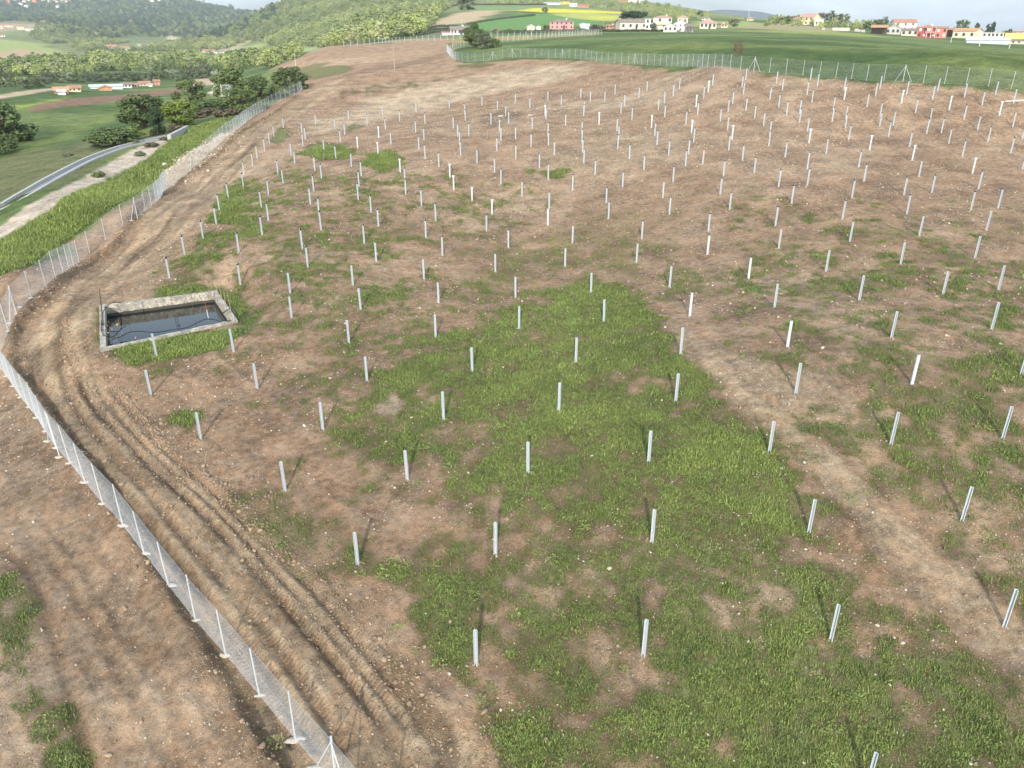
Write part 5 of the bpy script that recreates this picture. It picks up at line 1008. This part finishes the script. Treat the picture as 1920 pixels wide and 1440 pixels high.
# slopes beyond the valley
for a in [(199,219,95,88,83.5,'white','tile','white house with outbuildings on the far slope above the road scar'),(227,243,95.5,90,86.5,'white','tile','white house right of the one above the road scar'),(240,253,114,110,107.5,'cream','tile','cream house low on the far slope by the valley wood'),(225,237,113,111,109,'brick','tile','low red-roofed shed by the cream house on the far slope'),(381,403,101,96,92.5,'cream','tile','cream farm on the slope under the right-hand hill'),(404,420,100.5,97,94.5,'white','grey','white wing right of the cream farm under the hill'),
          (0,6,54,48,46,'cream','tile','pale house at the far left edge of the sunlit shelf'),(10,24,51,47.5,45.5,'cream','tile','wide pale house left on the sunlit shelf'),(33,45,56,50,47.5,'cream','tile','tall cream house on the sunlit shelf'),(50,80,59,53.5,50,'cream','flat','long cream building in the middle of the sunlit shelf'),(80,87,47,41,38.5,'salmon','tile','narrow reddish house above the long cream building'),(88,94,44,41.5,39,'red','grey','dark red house beside the narrow reddish one'),(102,109,48,44,42,'white','tile','small white house right of the reddish ones'),(110,122,36,35,33.5,'white','flat','lone white buildings in the dark wood above the shelf'),(172,184,67,63,60.5,'cream','tile','pale house on the wooded slope right of the shelf'),(0,9,69,66,64,'white','tile','low white house below the sunlit shelf'),
          (1050,1068,8,4.5,3,'gold','gold','yellow building on the hilltop above the yellow field'),(1068,1082,12,6.5,5.5,'white','flat','white building right of the hilltop yellow building'),(1084,1104,14,10,8,'salmon','tile','pinkish houses right of the hilltop white building'),(1020,1050,9,6,4.5,'sheet','metal','long grey roof left of the hilltop yellow building'),(1178,1200,5,0,-2,'white','tile','white house on the very top of the hill by the sky'),(1160,1176,5,2,0,'brick','tile','brown-roofed house left of the hilltop white house')]:
    house(a[0], a[1], a[2], a[3], a[4], 9, a[5], a[6], 'gable' if a[6] not in ('flat',) else 'flat', a[7], win=(2, 1))
# hilltop village: dozens of look-alike specks
sp = "17,3 19,8 27,4 40,12.5 47,7.5 50,17 55,4 60,1 66,8 72,1 82,3 92,3 95,7 103,3 108,7 110,17 118,7 125,7 128,3 133,2 139,3 147,3 157,1 162,4 168,3 176,1 20,2 36,3 283,4 286,6 296,3 300,5 316,1.5 320,2 334,3 340,1 346,3 350,1.5"
for q in px(sp):
    w_ = random.uniform(5, 9); col = random.choice(['white', 'white', 'cream', 'cream', 'salmon']); p = at(q[0], q[1]); D_ = p.y; W_ = w_*D_/1573*.8; hh = W_*random.uniform(.4, .7)
    mb = wall_mb(W_, W_*.7, hh, hh*1.35, 'gable'); r0 = roof_mb(W_, W_*.7, hh, hh*1.35, 'gable', .6); mb.add(r0.v, r0.f, 1); o = mb.build('house', [MW[col], MR[random.choice(['tile', 'pinktile', 'grey'])]]); o.location = p+Vector((0, 0, 6)); o.rotation_euler = (0, 0, random.uniform(-.6, .6))
    tag(o, 'small pale house among the cluster of the distant hilltop village', 'house', 'houses of the distant hilltop village')
# long low wall at the field's edge, rubble blocks
a = at(1560, 56.5); b_ = at(1592, 58); d = b_-a; o = MB().box(0, d.length, -.2, .2, -1, 1.4).build('field_wall', MW['cream']); o.location = a; o.rotation_euler = (0, 0, math.atan2(d.y, d.x)); tag(o, 'long low cream wall at the far edge of the crop', 'wall')
for x, y, s_ in ((1606,59,1.6),(1611,60,1.1),(1618,60.5,1.3),(1544,56,1.0)):
    o = link('concrete_lump', ME_FOOT); o.location = at(x, y, .6); o.scale = (3*s_, 3*s_, 14*s_); tag(o, {1606: 'leftmost', 1611: 'middle', 1618: 'rightmost', 1544: 'lone far left'}[x]+' white rubble block at the crop\'s edge before the open shed', 'concrete lump', 'white blocks near the open shed')
# ------------------------------------------------------------------ poles
M_PW = simple('pole_wood', (.36, .30, .24), .9, .2, 4); M_PC = simple('pole_concrete', (.52, .50, .46), .9, .12, 4)
def pole(x, yb, yt, lb, mt=M_PW, arm=True, r_=.13, x2=None):
    p = at(x, yb, -.4); h = (yb-yt)*p.y/(1500. if yb > 120 else 1680.)+.4; r = empty('utility_pole', p, random.uniform(-.5, .5)); tag(r, lb, 'pole')
    MB().tube([(0, 0, 0), (0, 0, h)], [r_, r_*.65], 8).build('shaft', mt, r)
    if arm: MB().box(-.8, .8, -.05, .05, h-.7, h-.58).build('crossarm', mt, r); [setattr(MB().tube([(0, 0, 0), (0, 0, .16)], .05, 6).build('insulator', M_WHITE, r), 'location', (q, 0, h-.58)) for q in (-.7, 0, .7)]
    return r
pole(420,201,160,'slim grey utility pole before the tree clump at left',M_PC,False); pole(740,131,95,'bare wooden pole standing alone on the far earthworks',M_PW,False); pole(558,155,105,'faint pole beside the dark tree at the fence end',M_PC,False,.09)
for x, yb, yt, lb in [(849,88,60,'pole with crossarm at the bend of the far fence'),(934,80,55,'pole at the left end of the pale posted fence'),(997,75,50,'pole in the middle of the pale posted fence'),(1049,67,42,'pole before the pink house'),(1093,64,42,'white pole beside the blue-roofed shed'),(1131,58,34,'pole left of the grey-roofed farmhouse'),(1159,44,8,'tall pole behind the farmhouse gable'),(1312,51,32,'pole at the left corner of the pink-roofed house'),(1393,52,33,'pole in the pale field right of the pink-roofed house'),(1496,53,32,'pole left of the yellow villa'),(1561,57,39,'pole by the long low cream wall'),(1579,49,29,'taller pole on the ridge before the green tree'),(1575,44,29,'shorter pole just left of the taller ridge pole'),(1447,38,26,'pole on the skyline right of the blue hill'),(866,60,36,'thin pole above the long white farmhouse')]: pole(x, yb, yt, lb, M_PC if 'white' in lb else M_PW)
for x, yb, yt, lb in [(1782.5,80,69,'white marker post in the crop below the red house'),(1836,87,76,'white marker post in the crop below the cream barn'),(1892,91,81,'white marker post in the crop below the yellow building')]:
    p = at(x, yb); h = (yb-yt)*p.y/1640; o = MB().tube([(0, 0, -.3), (0, 0, h)], .1, 6).build('marker_post', M_WHITE); o.location = p; tag(o, lb, 'post')
o = MB().tube([(0, 0, -2), (0, 0, 14)], [.14, .08], 6).build('mast', M_WHITE); o.location = at(1403, 37); tag(o, 'thin white mast on the skyline before the blue hill', 'mast')
# ------------------------------------------------------------------ distant blue hill and haze
def skypt(x, y, r): d = ray(x, y); n = math.hypot(d[0], d[1]); return Vector((d[0]/n*r, d[1]/n*r, CAM_H+d[2]/n*r))
prof = [(1285,36),(1305,29),(1320,22),(1335,19.5),(1352,18),(1375,18.5),(1400,20),(1425,22),(1445,26),(1465,31),(1490,38)]
V = []; F_ = []; n = len(prof)
for j_, (rr_, fz) in enumerate(((6300, -.15), (6700, .55), (7100, 1.), (7500, .8), (7900, -.1))):
    for x, y in prof: q = skypt(x, y, 7100); s_ = rr_/7100; V.append((q.x*s_, q.y*s_, (q.z+10)*fz-10+random.uniform(-6, 6)*(fz > 0 and fz < 1)))
for j_ in range(4):
    for i in range(n-1): F_.append((j_*n+i, j_*n+i+1, j_*n+n+i+1, j_*n+n+i))
tag(MB().add(V, F_).build('distant_hill', simple('far_woods', (.05, .07, .05), .95, .3, .01), smooth=True), kind='structure')
m = bpy.data.materials.new('haze'); m.use_nodes = True; nt = m.node_tree; nt.nodes.clear(); pv = N(nt, 'ShaderNodeVolumePrincipled'); pv.inputs['Color'].default_value = (.86, .92, 1.0, 1); pv.inputs['Density'].default_value = 1.35e-4; pv.inputs['Anisotropy'].default_value = .25
om = N(nt, 'ShaderNodeOutputMaterial'); nt.links.new(pv.outputs[0], om.inputs['Volume'])
zmin = float(GZ.min())-2; zmax = float(max(GZ.max(), 60))+60
tag(MB().box(-8600, 8600, -8600, 8600, zmin, zmax).build('haze', m), kind='stuff')
print('done')
